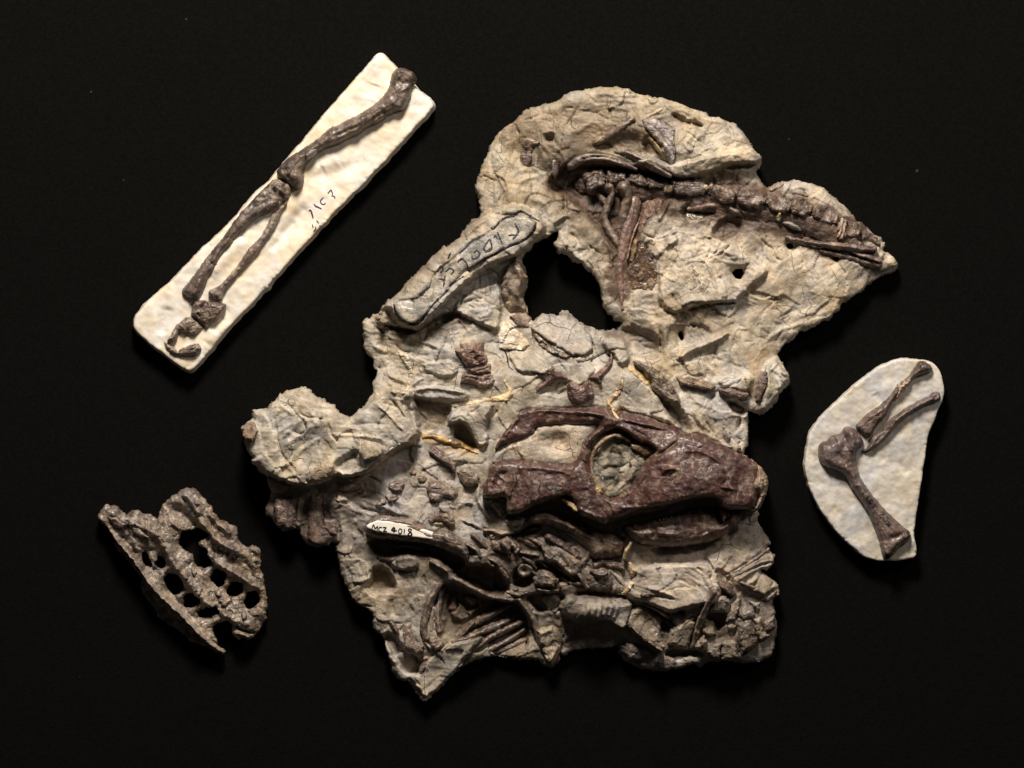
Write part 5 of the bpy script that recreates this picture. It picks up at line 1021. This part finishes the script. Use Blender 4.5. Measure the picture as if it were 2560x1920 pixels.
relief(slab, 'fossa_filling', 'R 350 700 400 560 460 500 560 470 650 440 760 390 840 340 840 300 900 285 1050 275 1150 265 1300 275 1480 262 1545 265 1450 370 1365 455 1345 560 1315 650 1255 705 1170 722 1050 705 900 680 740 660 580 675 480 668 400 695', 26, M_ROCK, (.43,.37,.30), (.36,.295,.22), parent=sk, zfun=lambda x, y: 108 + 0 * x, w=20, wall=0.75, rough=0.7, low=40, lst=[(8, 4, 'R 640 480 660 560 690 630'), (-9, 16, 'R 1000 450 1100 460 1140 520'), (-5, 3, 'R 860 320 840 430'), (5, 5, 'R 400 620 520 540 640 500')], patches=[(-10, 14, 'R 860 420 1050 360 1200 400 1180 560 1050 600 900 540')], label='cream rock filling the opening behind the eye')
orb = relief(slab, 'orbit_filling', 'R 1425 560 1465 440 1550 370 1700 315 1810 335 1910 410 1990 480 2090 490 2160 560 2075 650 2005 770 1945 890 1865 990 1730 1070 1610 1090 1490 950 1440 800 1425 700', 12, M_ROCK, (.21,.175,.12), (.06,.054,.04), parent=sk, zfun=lambda x, y: 116 + 0.03 * (y - 1150), w=12, wall=0.6, rough=5.0, sharp=0.6, cscale=30,
     lst=[(-14, 12, 'R 1640 560 1720 600 1790 580'), (10, 5, 'R 1500 640 1560 500 1680 430 1820 440'), (12, 8, 'R 1760 720 1860 680 1900 760'), (8, 8, 'R 1560 850 1660 830 1720 850'), (-10, 5, 'R 1560 770 1650 740 1750 740'), (10, 6, 'R 1800 900 1880 860 1900 780')], label='rough grey-green rock filling the eye socket')
bone('orbit_rim', '~R 1490 900 22 1455 790 28 1450 680 28 1485 560 30 1565 460 32 1680 395 32 1790 400 30 1870 450 22', 16, (.15,.10,.07), (.25,.185,.125), parent=orb, zfun=lambda x, y: 124 + 0 * x, rough=1.2, resid=0.3)
relief(slab, 'rock_lens', 'R 1530 840 1600 800 1690 810 1690 870 1600 890 1530 880', 8, M_ROCK, (.44,.40,.34), (.35,.3,.25), parent=orb, zfun=lambda x, y: 130 + 0 * x, w=8, rough=0.5)
relief(slab, 'rock_lens', 'R 1760 760 1850 640 1960 660 1980 770 1900 860 1830 960 1720 1050 1690 1000 1760 900', 12, M_ROCK, (.36,.30,.24), (.27,.22,.16), parent=orb, zfun=lambda x, y: 126 + 0 * x, w=12, rough=2.2)
relief(slab, 'glue_patch', 'R 1880 480 1990 490 2090 505 2140 560 2090 615 2030 610 1960 560 1890 530', 6, M_GLUE, (.20,.13,.06), (.14,.09,.045), parent=sk, zfun=lambda x, y: 134 + 0 * x, tiltv=(0.01, 0), w=10, rough=0.4)
relief(slab, 'glue_patch', 'R 1450 990 1500 940 1570 960 1585 1010 1560 1060 1500 1090 1450 1040', 14, M_GLUE, (.34,.20,.07), (.24,.14,.05), parent=sk, zfun=lambda x, y: 142 + 0 * x, w=10, rough=0.6)
relief(slab, 'putty_flake', 'R 1110 1095 1150 1080 1200 1100 1270 1130 1305 1180 1295 1230 1245 1210 1190 1160', 8, M_PUTTY, (.50,.37,.19), (.26,.16,.08), parent=sk, zfun=lambda x, y: 148 + 0 * x, w=6, rough=2.2, low=20, tiltv=(0.01, 0))
relief(slab, 'putty_seam', '~R 1690 105 12 1710 160 16 1740 205 10', 8, M_PUTTY, (.66,.55,.38), (.4,.3,.18), parent=sk, follow=True, rough=2)
relief(slab, 'glue_patch', 'R 1200 1040 1300 1020 1400 1040 1440 1090 1560 1110 1640 1160 1620 1300 1540 1330 1400 1270 1300 1220 1240 1110', 14, M_GLUE, (.12,.07,.035), (.06,.035,.022), parent=sk, zfun=lambda x, y: 140 + 0 * x, w=12, rough=2.8, low=40)
relief(slab, 'snout_rock', 'H 1700 680 1760 725 1815 785 1857 870 1858 960 1832 1060 1792 1140 1742 1222 1660 1225 1610 1205 1690 1180 1735 1050 1600 1020 1480 990 1380 950 1480 890 1600 835 1710 800', 66, M_ROCK, (.33,.26,.19), (.23,.165,.12), parent=sk, zfun=lambda x, y: 93 + 0.05 * (y - 1150), w=32, rough=1.5, low=70,
     lst=[(-8, 4, 'H 1780 860 1800 940 1760 1060'), (-7, 5, 'H 1640 860 1580 900 1500 940'), (6, 4, 'H 1480 960 1600 990 1700 1020')], label='pale rock left on the tip of the snout')
ink(slab, 'lettering', ['R 892 890 880 940 865 992', 'R 962 898 948 940 990 982 1022 960 1000 920 960 940', 'R 1062 925 1048 962 1090 992 1130 962 1102 930 1062 940', 'R 1185 880 1212 920 1192 962'], 2.8, M_INK, sk, label='faint handwritten ink number on the cheek bone')
# lower jaw
jaw = bone('lower_jaw', 'H 270 1400 400 1372 550 1342 650 1312 760 1292 880 1252 1000 1222 1100 1202 1200 1190 1280 1212 1300 1290 1345 1350 1392 1310 1400 1232 1480 1202 1600 1212 1590 1270 1540 1340 1460 1420 1380 1490 1280 1540 1160 1575 1000 1600 850 1620 700 1625 600 1600 500 1600 400 1560 300 1480', 58, (.072,.038,.030), (.125,.08,.062), mat=M_SKULL, w=34, wall=0.3, st=2.5, zfun=lambda x, y: 74 + 0 * x, rough=1.2, fibre=0.6, low=50, bias=-0.1,
     lst=[(-8, 6, 'H 280 1420 420 1400 560 1360'), (8, 5, 'H 600 1450 720 1470 860 1480'), (6, 4, 'H 1100 1520 1200 1460'), (-8, 5, 'H 560 1540 600 1450 520 1380')], label='dark brown lower jaw below the skull')
bone('rear_jaw', 'J 500 -20 700 -110 900 -60 1110 40 1300 140 1480 158 1600 190 1640 250 1600 330 1570 420 1400 440 1220 440 1190 300 1040 170 870 95 720 40 580 60', 46, (.085,.046,.036), (.17,.125,.10), mat=M_SKULL, w=26, parent=jaw, zfun=lambda x, y: 70 + 0 * x, rough=1.2, low=50, lst=[(8, 4, 'J 640 30 860 90 1020 150 1150 250')])
bone('canine', 'H 1310 1200 1360 1190 1405 1230 1405 1290 1375 1350 1345 1362 1315 1300', 30, (.11,.065,.048), (.18,.11,.08), mat=M_SKULL, parent=jaw, zfun=lambda x, y: 96 + 0 * x, rough=0.6, low=40)
bone('incisor', 'H 1610 1150 1630 1145 1648 1180 1640 1208 1625 1200', 14, (.55,.46,.34), (.4,.3,.2), mat=M_SKULL, parent=sk, zfun=lambda x, y: 122 + 0 * x, rough=0.3, low=40)
bone('incisor', 'H 1690 1160 1712 1160 1720 1200 1700 1215 1688 1195', 14, (.55,.48,.36), (.4,.3,.2), mat=M_SKULL, parent=sk, zfun=lambda x, y: 122 + 0 * x, rough=0.3, low=40)
bone('canine', 'H 1395 1240 1420 1235 1440 1270 1425 1310 1405 1290', 16, (.36,.24,.15), (.24,.14,.09), mat=M_SKULL, parent=jaw, zfun=lambda x, y: 104 + 0 * x, rough=0.4, low=30)
for (tx, ty) in [(600, 1345), (645, 1330), (690, 1318), (735, 1308), (775, 1298), (812, 1286), (850, 1272), (890, 1258), (930, 1246), (972, 1236), (1015, 1226), (1060, 1216), (1110, 1210), (1160, 1206)]:
    c = tr('H %g %g' % (tx + random.uniform(-12, 12), ty + random.uniform(-6, 10)))[0]; q = random.uniform(0.6, 1.05)
    P = np.array([(c[0] - 4 * q, c[1] + 5), (c[0] - 2.5 * q, c[1] - 5 * q), (c[0] + 2.5 * q, c[1] - 4 * q), (c[0] + 4.5 * q, c[1] + 4)])
    bone('tooth', P, 9 * q, (.15,.11,.085), (.10,.065,.05), mat=M_SKULL, parent=jaw, zfun=lambda x, y: 110 + 0 * x, st=1.25, rough=0.3, jagg=0.3, low=20)
rock('putty_seam', '~H 185 1350 18 210 1410 20 250 1450 26 275 1470 16', 16, (.48,.42,.24), (.3,.25,.12), lift=4, follow=True)
bone('bone_chip', 'R 490 1310 540 1300 620 1320 670 1370 650 1410 580 1400 510 1360', 12, (.16,.12,.1), (.1,.07,.055), rough=2); rock('rock_lens', 'R 600 1290 720 1290 720 1340 690 1420 650 1380 660 1330', 10, B_LT, B_MAT)
rock('rock_lens', 'R 330 1160 400 1110 470 1120 490 1230 450 1290 380 1220', 12, (.38,.32,.25), (.3,.24,.18));
# ---- the rock itself, cut back round the bones
SZ2 = SZ + CARVE * (0.8 + 0.45 * fbm(SX, SY, 22, 3, 81)).clip(0.2, 1.3)
z = np.maximum(SZ2.ravel()[used_s], 8)
V, F, CCc = solid_from_patch(xs_, ys_, z, q_s, rim_s, rv_s, 0.5, 6, 7.0, cols_s, 3.0, 5)
me = make_mesh('rock_matrix', plan_to_world(V[:, 0], V[:, 1], V[:, 2], slab.org), F, M_ROCK, CCc)
slab.add('rock_matrix', me, label='grey-beige rock with chisel marks and cracks')

# ================================================================== PLASTER PLATES WITH LIMB BONES
def plate(thing, outline, z0, c1, c2, seed, wav, slope):
    global TOP
    P = smooth_closed(tr(outline), 2)
    X, Y = grid_patch(P[:, 0].min() - 6, P[:, 0].max() + 6, P[:, 1].min() - 6, P[:, 1].max() + 6, ST)
    D = sd_poly(X, Y, P); D = jag(D, X, Y, 1.3, 34, seed)
    Z = z0 + wav * fbm(X, Y, 85, 3, seed) + 0.6 * fbm(X, Y, 20, 2, seed + 2)
    e = np.clip(-D, 0, None); Z = Z - 3.0 * np.exp(-e / 2.2) - 3 * np.exp(-e / 7.0) * sst(0.35, 0.65, fbm(X, Y, 28, 3, seed + 21))
    x, y, used, q, rim, rv = cut_patch(X, Y, D, ST)
    return P, X, Y, D, Z, x, y, used, q, rim, rv
def plate_build(thing, name, pk, extra, c1, c2, seed, slope, label):
    P, X, Y, D, Z, x, y, used, q, rim, rv = pk
    Z = Z + extra(X, Y)
    z = Z.ravel()[used]
    cols = col_mix(x, y, c1, c2, 60, seed, 0.6) if True else None
    cols = cols / (1 + 0.25 * fbm(x, y, 7, 3, seed + 950))[:, None]
    st_ = sst(0.1, 0.7, fbm(x, y, 55, 4, seed + 8, 0.6))[:, None]; cols = cols * (1 - st_ * np.array([0.05, 0.09, 0.16]))
    V, F, C = solid_from_patch(x, y, z, q, rim, rv, 0.3, 4, 1.5, cols, -slope, seed)
    me = make_mesh(name, plan_to_world(V[:, 0], V[:, 1], V[:, 2], thing.org), F, M_PLASTER, C)
    o = thing.add(name, me, label=label)
    gx_, gy_ = X.ravel()[used], Y.ravel()[used]
    TOP[np.round(gy_ / ST).astype(int), np.round(gx_ / ST).astype(int)] = z
    return o

LP = Thing('plaster_mount', 'long cream plaster strip holding jointed forelimb bones', 'fossil mount', (700, 560))
pk = plate(LP, '''T 1470 122 1530 165 1600 235 1650 290 1740 390 1840 480 1950 580 2030 645 2048 690 2030 730 W 1825 30 1500 382 1230 645 900 995 620 1300 320 1650
V 1400 745 1150 1005 960 1200 800 1410 700 1520 640 1578 570 1556 480 1478 350 1388 200 1268 112 1185 118 1100 150 1040 260 920 410 790 520 690 720 470 950 270 1100 100
T 120 1650 250 1540 390 1400 480 1270 650 1080 850 840 1000 660 1230 400 1400 220''', 46, None, None, 31, 4.0, 5)
def lp_extra(X, Y):
    return strokes_height(X, Y, [(-9, 16, 'W 880 640 760 780 640 940 560 1060'), (-7, 16, 'W 1500 180 1250 290 950 380 860 480'), (6, 22, 'W 1000 300 1200 200'), (-7, 14, 'V 430 960 400 1100 380 1260'), (8, 18, 'V 800 700 1000 480 1150 330'), (-6, 12, 'V 1620 150 1500 330 1350 480'), (6, 16, 'V 950 1080 880 1200 800 1340'), (-6, 20, 'T 1450 450 1380 620'), (-8, 10, 'V 1000 960 930 1100 840 1240')])
plate_build(LP, 'plaster_plate', pk, lp_extra, (.74, .685, .59), (.67, .60, .485), 31, 6, 'cream plaster strip with rounded corners')
L1 = (.068, .050, .039); L2 = (.135, .10, .078); L3 = (.24, .20, .16)
def lb(th, name, shape, h, c1=L1, c2=L2, **k): return relief(th, name, shape, h, M_BONE, c1, c2, **k)
hum = lb(LP, 'humerus', 'T 1650 300 1720 285 1800 310 1870 370 1880 430 1840 470 1820 540 1800 620 1770 700 1730 745 1660 760 1560 800 1520 850 1430 890 1330 930 1270 1000 1180 1020 1080 1090 960 1130 850 1170 790 1240 720 1290 690 1340 660 1400 680 1460 660 1540 620 1585 560 1560 520 1530 470 1500 400 1460 380 1400 420 1330 480 1270 600 1190 750 1090 850 1020 960 910 1020 910 1150 830 1300 760 1420 680 1510 600 1580 500 1600 400 1620 340', 40, w=20, st=2.5, rough=1.0, fibre=1.2, zfun=lambda x, y: 44 + 0 * x, cap=True,
    lst=[(9, 7, 'T 1680 320 1780 330 1860 400'), (-8, 8, 'T 1660 420 1740 460 1790 420'), (7, 7, 'T 1600 640 1680 700 1720 720'), (-7, 5, 'T 1380 860 1480 800 1560 740'), (10, 12, 'T 560 1420 620 1480'), (-10, 6, 'T 480 1350 500 1440 520 1500'), (-6, 4, 'T 1000 1030 1150 960 1280 900')])
lb(LP, 'bone_patch', 'T 740 1180 810 1150 830 1200 770 1250 700 1270 690 1220', 6, (.26,.23,.2), (.2,.17,.14), parent=hum, follow=True, lift=2)
lb(LP, 'elbow_bones', 'W 120 790 250 660 330 570 440 460 510 400 600 395 700 470 690 570 610 650 520 750 440 760 330 760 200 850', 26, L1, L3, rough=2.4, zfun=lambda x, y: 44 + 0 * x, w=20, lst=[(9, 6, 'W 560 500 630 560 650 600'), (-9, 6, 'W 500 480 540 600 580 660'), (8, 6, 'W 330 560 430 480')])
lb(LP, 'radius', 'V 1060 160 1150 90 1240 20 1330 -30 1440 -40 1480 10 1430 90 1300 140 1200 200 1130 280 1040 350 1040 390 960 460 900 560 860 640 810 690 780 780 730 900 700 920 640 910 580 870 555 830 620 760 720 620 850 450 960 320', 30, (.085,.062,.048), L2, w=20, fibre=1.2, zfun=lambda x, y: 44 + 0 * x, lst=[(-8, 5, 'V 870 480 820 570 860 600'), (5, 5, 'V 700 640 800 520'), (7, 4, 'V 740 720 690 840 650 890')])
lb(LP, 'ulna', 'V 1400 120 1480 60 1530 0 1545 10 1470 130 1420 260 1330 380 1270 480 1180 570 1080 690 990 790 960 840 930 930 870 930 810 880 800 840 850 810 920 780 990 700 1070 610 1140 500 1200 420 1290 340 1330 260 1370 170', 22, (.11,.075,.06), L3, fibre=1.6, rough=1.6, zfun=lambda x, y: 45 + 0 * x, lst=[(-6, 3, 'V 1100 620 1000 740 940 830'), (-8, 5, 'V 850 880 910 920')])
lb(LP, 'wrist_bone', 'V 680 930 740 915 820 930 900 940 970 960 960 1020 920 1080 850 1130 780 1190 740 1140 640 1060 650 1000', 26, (.11,.078,.06), L2, w=14, zfun=lambda x, y: 44 + 0 * x, rough=1.4, lst=[(-18, 7, 'V 730 1000 780 960 810 950'), (-9, 5, 'V 700 1040 740 1080')])
lb(LP, 'wrist_bone', 'V 520 1140 600 1080 650 1075 740 1140 765 1180 690 1255 610 1225 540 1210 520 1280 480 1310 430 1290 460 1230', 22, (.13,.098,.08), L3, w=12, zfun=lambda x, y: 44 + 0 * x, rough=1.8)
lb(LP, 'finger_bone', 'V 390 1300 470 1330 520 1390 560 1370 640 1330 720 1320 740 1370 700 1420 560 1440 480 1420 410 1370', 18, (.10,.075,.06), (.24,.19,.15), w=10, zfun=lambda x, y: 44 + 0 * x, rough=1.8, sharp=0.25, cscale=18)
lb(LP, 'finger_bone', '~V 600 1385 18 660 1360 26 710 1350 22', 26, (.09,.065,.05), L2, zfun=lambda x, y: 44 + 0 * x)
ink(LP, 'lettering', [('W 872 730 890 720 905 760 918 805', 3.6), ('W 925 655 945 680 970 690 1005 708', 3.2), 'W 1025 588 995 622 1002 652 1030 662 1046 642', 'W 1068 545 1085 530 1105 508', 'W 1105 508 1118 550 1112 580', 'W 1112 575 1135 575 1146 600', 'W 908 868 918 905', 'W 952 828 975 858', 'W 940 888 945 912 930 935 918 948', 'W 985 880 992 892', 'W 1070 540 1080 548'], 2.6, M_INKP, label='broken purple handwritten letters')

RP = Thing('plaster_mount', 'rounded grey-white plaster plate with an upper arm bone bent to two thin bones', 'fossil mount', (2190, 1150))
pk = plate(RP, '''X 860 80 940 84 1010 92 1060 112 1103 162 1128 232 1138 300 1132 360 1117 410 1088 460 1078 510 1038 590 1013 660 998 780 983 900 963 1030 943 1150 923 1280 913 1400 928 1460 933 1510 918 1558 850 1573 740 1581 640 1578 560 1558 480 1498 390 1418 310 1328 240 1228 177 1130 142 1040 117 950 102 860 112 760 127 680 152 600 212 530 292 440 382 360 482 270 582 190 682 122 770 90''', 44, None, None, 57, 2.5, 2)
def rp_extra(X, Y):
    return 1.5 * fbm(X, Y, 26, 3, 58) + strokes_height(X, Y, [(-5, 12, 'X 620 330 680 420'), (-5, 16, 'X 640 800 800 860 900 960')])
plate_build(RP, 'plaster_plate', pk, rp_extra, (.57, .55, .51), (.45, .43, .395), 57, 2, 'mottled grey-white plaster plate with a rounded outline')
rh = lb(RP, 'humerus', 'X 200 730 235 690 270 690 290 655 335 640 370 640 390 590 430 580 480 600 510 640 540 690 530 730 490 750 480 810 490 890 510 950 550 1020 620 1110 690 1190 760 1260 830 1330 880 1360 895 1400 870 1440 820 1460 780 1510 740 1560 695 1575 670 1530 660 1460 640 1390 600 1290 550 1180 490 1100 430 1010 390 940 330 910 250 880 215 850 200 790', 36, (.075,.052,.046), (.14,.10,.085), w=22, st=2.5, zfun=lambda x, y: 43 + 0 * x, rough=1.3, fibre=1.0,
    lst=[(-14, 8, 'X 300 690 330 670'), (-9, 8, 'X 390 640 400 700 390 760'), (8, 6, 'X 440 600 450 700 460 780'), (8, 6, 'X 230 720 250 800 260 860'), (-8, 8, 'X 720 1420 780 1400 830 1380'), (9, 6, 'X 660 1420 690 1500 720 1540'), (5, 4, 'X 500 980 560 1080 620 1160'), (-6,8,'X 320 780 380 820 420 880')])
lb(RP, 'radius', 'X 470 580 510 540 570 480 640 440 720 370 760 310 800 260 870 210 920 140 945 92 1000 97 1050 140 1052 165 1000 190 930 210 880 260 830 310 790 360 740 420 720 480 680 530 630 590 600 650 560 670 520 640', 26, (.085,.058,.048), (.15,.11,.09), zfun=lambda x, y: 43 + 0 * x, w=16, fibre=1.2, lst=[(-9, 4, 'X 490 600 530 640 560 660'), (5, 5, 'X 540 530 640 470 700 430')])
relief(RP, 'putty_patch', 'X 790 270 840 235 900 200 895 250 850 300 800 360 770 380 780 320', 27, M_PUTTY, (.42,.33,.23), (.34,.26,.18), zfun=lambda x, y: 43 + 0 * x, w=14, rough=0.8, label='tan filler joining the thin bone')
lb(RP, 'ulna', 'X 520 760 570 740 590 660 640 630 690 590 730 530 800 480 870 430 960 380 1010 360 1060 320 1100 325 1115 360 1100 395 1030 410 960 450 870 500 800 560 750 620 700 680 620 740 560 775', 26, (.08,.058,.05), (.14,.105,.09), zfun=lambda x, y: 43 + 0 * x, w=15, fibre=1.2, lst=[(-7, 4, 'X 600 720 680 640 740 570'), (-8, 6, 'X 1060 350 1080 370')])
GL = {'M': [[(0, 0), (.1, 1), (.4, .35), (.7, 1), (.8, 0)]], 'C': [[(.7, .9), (.3, 1), (0, .5), (.3, 0), (.7, .1)]], 'Z': [[(0, 1), (.4, 1), (.75, 1)], [(.75, 1), (.4, .5), (0, 0)], [(0, 0), (.4, 0), (.8, 0)]], '4': [[(.5, 1), (.2, .65), (0, .35)], [(0, .35), (.4, .35), (.8, .35)], [(.6, .8), (.57, .4), (.55, 0)]],
      '0': [[(.35, 1), (0, .5), (.35, 0), (.7, .5), (.35, 1)]], '1': [[(.3, 1), (.3, .5), (.3, 0)]], '8': [[(.6, .85), (.3, 1), (.1, .75), (.6, .3), (.3, 0), (.05, .25), (.6, .85)]]}
st_ = []
o0 = tr('X 775 1275')[0]; u = np.array([-0.62, -0.78]); up = np.array([u[1], -u[0]])
for i, ch in enumerate('MCZ 4018'):
    if ch == ' ': continue
    for s in GL[ch]:
        st_.append(np.array([o0 + u * (i * 14.5 + 11 * px) + up * (13 * py + 14) for px, py in s]))
ink(RP, 'lettering', st_, 1.9, M_INK, rh, label='small handwritten number along the shaft')

# ================================================================== PERFORATED HIP FRAGMENT
FT = Thing('bone_fragment', 'dark brown perforated hip bone fragment without a mount', 'fossil', (470, 1430))
FO = tr('''S 60 330 100 290 145 225 200 240 250 232 300 280 330 335 365 290 400 265 450 290 490 320 545 315 590 350 610 360 640 300 650 250 690 200 740 150 800 110 860 72 930 75 1000 120 1040 180 1060 230 1110 270 1150 310 1190 375 1250 385 1310 430 1345 480 1335 530 1380 590 1430 610 1490 590 1530 620 1545 660 1540 740 1550 830 1570 900 1585 970 1590 1060 1610 1100 1605 1180 1600 1240 1560 1300 1540 1350 1510 1400 1480 1440 1440 1465 1390 1440 1340 1445 1290 1410 1280 1360 1300 1320 1230 1280 1180 1290 1120 1320 1110 1350 1140 1440 1170 1500 1225 1555 1200 1580 1150 1570 1090 1530 1000 1500 920 1470 850 1400 780 1350 720 1310 660 1280 600 1250 595 1180 530 1110 470 1060 455 970 465 900 420 830 370 760 300 690 250 640 225 590 240 570 200 490 150 420 100 390''')
FH = ['S 820 520 880 460 960 455 1070 480 1080 500 1020 530 975 570 990 610 1060 650 1080 700 1110 760 1060 785 990 785 950 740 945 690 950 640 880 660 830 620 810 570', 'S 1100 870 1140 820 1240 850 1230 920 1180 960 1120 940', 'S 1250 970 1310 930 1380 960 1370 1020 1310 1060 1250 1040', 'S 1400 1080 1440 1030 1500 1020 1530 1090 1500 1150 1440 1170 1410 1130',
      'S 690 870 720 840 790 880 840 940 830 990 790 1040 730 1020 695 970', 'S 850 1090 880 1040 940 1040 990 1100 960 1140 890 1150 850 1130', 'S 990 1190 1060 1160 1130 1165 1180 1200 1120 1230 1000 1240', 'S 600 770 620 700 660 700 680 780 640 810', 'S 490 660 520 680 545 740 550 795 520 780 490 720']
X, Y = grid_patch(FO[:, 0].min() - 6, FO[:, 0].max() + 6, FO[:, 1].min() - 6, FO[:, 1].max() + 6, 1.25)
D = sd_poly(X, Y, smooth_closed(FO, 1))
for h in FH: D = np.maximum(D, 3.5 - sd_poly(X, Y, smooth_closed(tr(h), 1)))
D = jag(D, X, Y, 4.2, 24, 91)
e = np.clip(-D, 0, None)
Z = 34 + 14 * (1 - np.exp(-e / 9.0)) + 5 * fbm(X, Y, 40, 3, 92) + 2.4 * facets(X, Y, 24, 93)[0] + 0.4 * facets(X, Y, 9, 95)[0] + 1.0 * fbm(X, Y, 12, 3, 94)
Z += strokes_height(X, Y, [(20, 12, 'S 150 280 350 380 600 480 700 640 780 780 900 920 1000 1060 1160 1180 1350 1290 1500 1380'), (20, 8, 'S 950 320 1050 420 1150 540 1300 630 1400 660'), (18, 9, 'S 1000 570 1080 680 1200 780 1350 860 1470 950 1570 990'), (16, 7, 'S 820 120 900 160 960 260 1040 330'), (16, 8, 'S 1060 260 1150 380 1260 470 1330 520'),
    (18, 6, 'S 90 350 170 440 250 550 400 720 500 870 600 1000 700 1100 800 1190 900 1290 1050 1450 1200 1560'), (-22, 16, 'S 720 250 820 300 920 380 1000 440'), (-16, 14, 'S 1240 700 1350 780 1450 860'), (-14, 10, 'S 260 480 350 580 450 680'), (-12, 10, 'S 640 900 700 1010 800 1120 900 1220 1000 1320'), (8, 4, 'S 740 380 800 430 860 470'), (-10, 4, 'S 180 310 260 400 320 440'), (-10, 4, 'S 330 350 350 420 340 500'), (-9, 4, 'S 500 340 520 420 500 500'),
    (12, 7, 'S 1500 600 1530 680 1500 760'), (-8, 6, 'S 1400 720 1440 800 1480 900'), (8, 4, 'S 540 740 590 780 640 820'), (-18, 12, 'S 480 1000 560 1110 640 1220'), (-14, 14, 'S 760 1320 900 1440'), (10, 5, 'S 1280 1380 1380 1400 1470 1440'), (-14, 4, 'S 1300 1310 1400 1370 1520 1390'), (10, 4, 'S 400 540 420 620 480 640')])
low = sst(0, 40, sd_poly(X, Y, tr('S 60 330 100 370 480 850 520 940 700 1130 880 1300 1000 1440 1230 1570 1700 1400 1700 0 0 0')))
Z = Z - 26 * low
Z = np.maximum(Z, 9)
x, y, used, q, rim, rv = cut_patch(X, Y, D, 1.25)
z = Z.ravel()[used]
cols = col_mix(x, y, (.10, .076, .058), (.235, .19, .15), 20, 97, 0.5)
dd = sd_poly(x, y, tr('S 640 300 750 160 900 80 960 170 1000 330 1060 470 880 450 700 500 620 400'))
t = (0.6 * sst(10, -10, dd))[:, None]; cols = cols * (1 - t) + np.array((.23, .19, .155)) * t
dd = sd_poly(x, y, tr('S 480 880 560 850 700 1000 900 1200 1100 1340 1220 1560 1000 1400 700 1120')); t = (0.7 * sst(10, -10, dd))[:, None]; cols = cols * (1 - t) + np.array((.29, .24, .19)) * t
V, F, C = solid_from_patch(x, y, z, q, rim, rv, 1.0, 4, 3.0, cols, 2.0, 99)
me = make_mesh('hip_bone', plan_to_world(V[:, 0], V[:, 1], V[:, 2], FT.org), F, M_BONE, C)
hb = FT.add('hip_bone', me)
k = (np.abs(X / ST - np.round(X / ST)) < 0.1) & (np.abs(Y / ST - np.round(Y / ST)) < 0.1) & (D < 1)
TOP[np.round(Y[k] / ST).astype(int), np.round(X[k] / ST).astype(int)] = Z[k]
for p, h in (('S 920 800 945 790 970 840 950 870 925 850', 10), ('S 965 990 1000 955 1030 980 1010 1040 980 1040', 11), ('S 1380 1190 1410 1180 1430 1230 1400 1260 1380 1230', 11), ('S 830 840 870 830 900 900 870 910', 9), ('S 1130 1000 1180 990 1200 1060 1150 1060', 10), ('S 950 190 980 180 1000 220 970 240', 9), ('S 160 330 240 340 330 400 310 450 220 420', 12), ('S 380 420 470 450 540 520 470 520 400 480', 11), ('S 1190 1090 1260 1100 1240 1150 1190 1140', 9), ('S 1430 1180 1520 1180 1540 1230 1460 1240', 10)):
    relief(FT, 'bone_knob', p, h, M_BONE, (.23,.185,.15), (.15,.115,.09), rough=1.2)
ink(FT, 'lettering', ['S 1172 608 1162 650 1165 690 1200 694 1205 660 1175 652', 'S 1172 608 1205 605 1222 630 1185 650', 'S 1255 655 1247 680 1240 705', 'S 1290 690 1312 678 1332 702 1312 732 1290 716 1290 690'], 2.6, M_INK, hb, label='small handwritten ink characters near the edge')
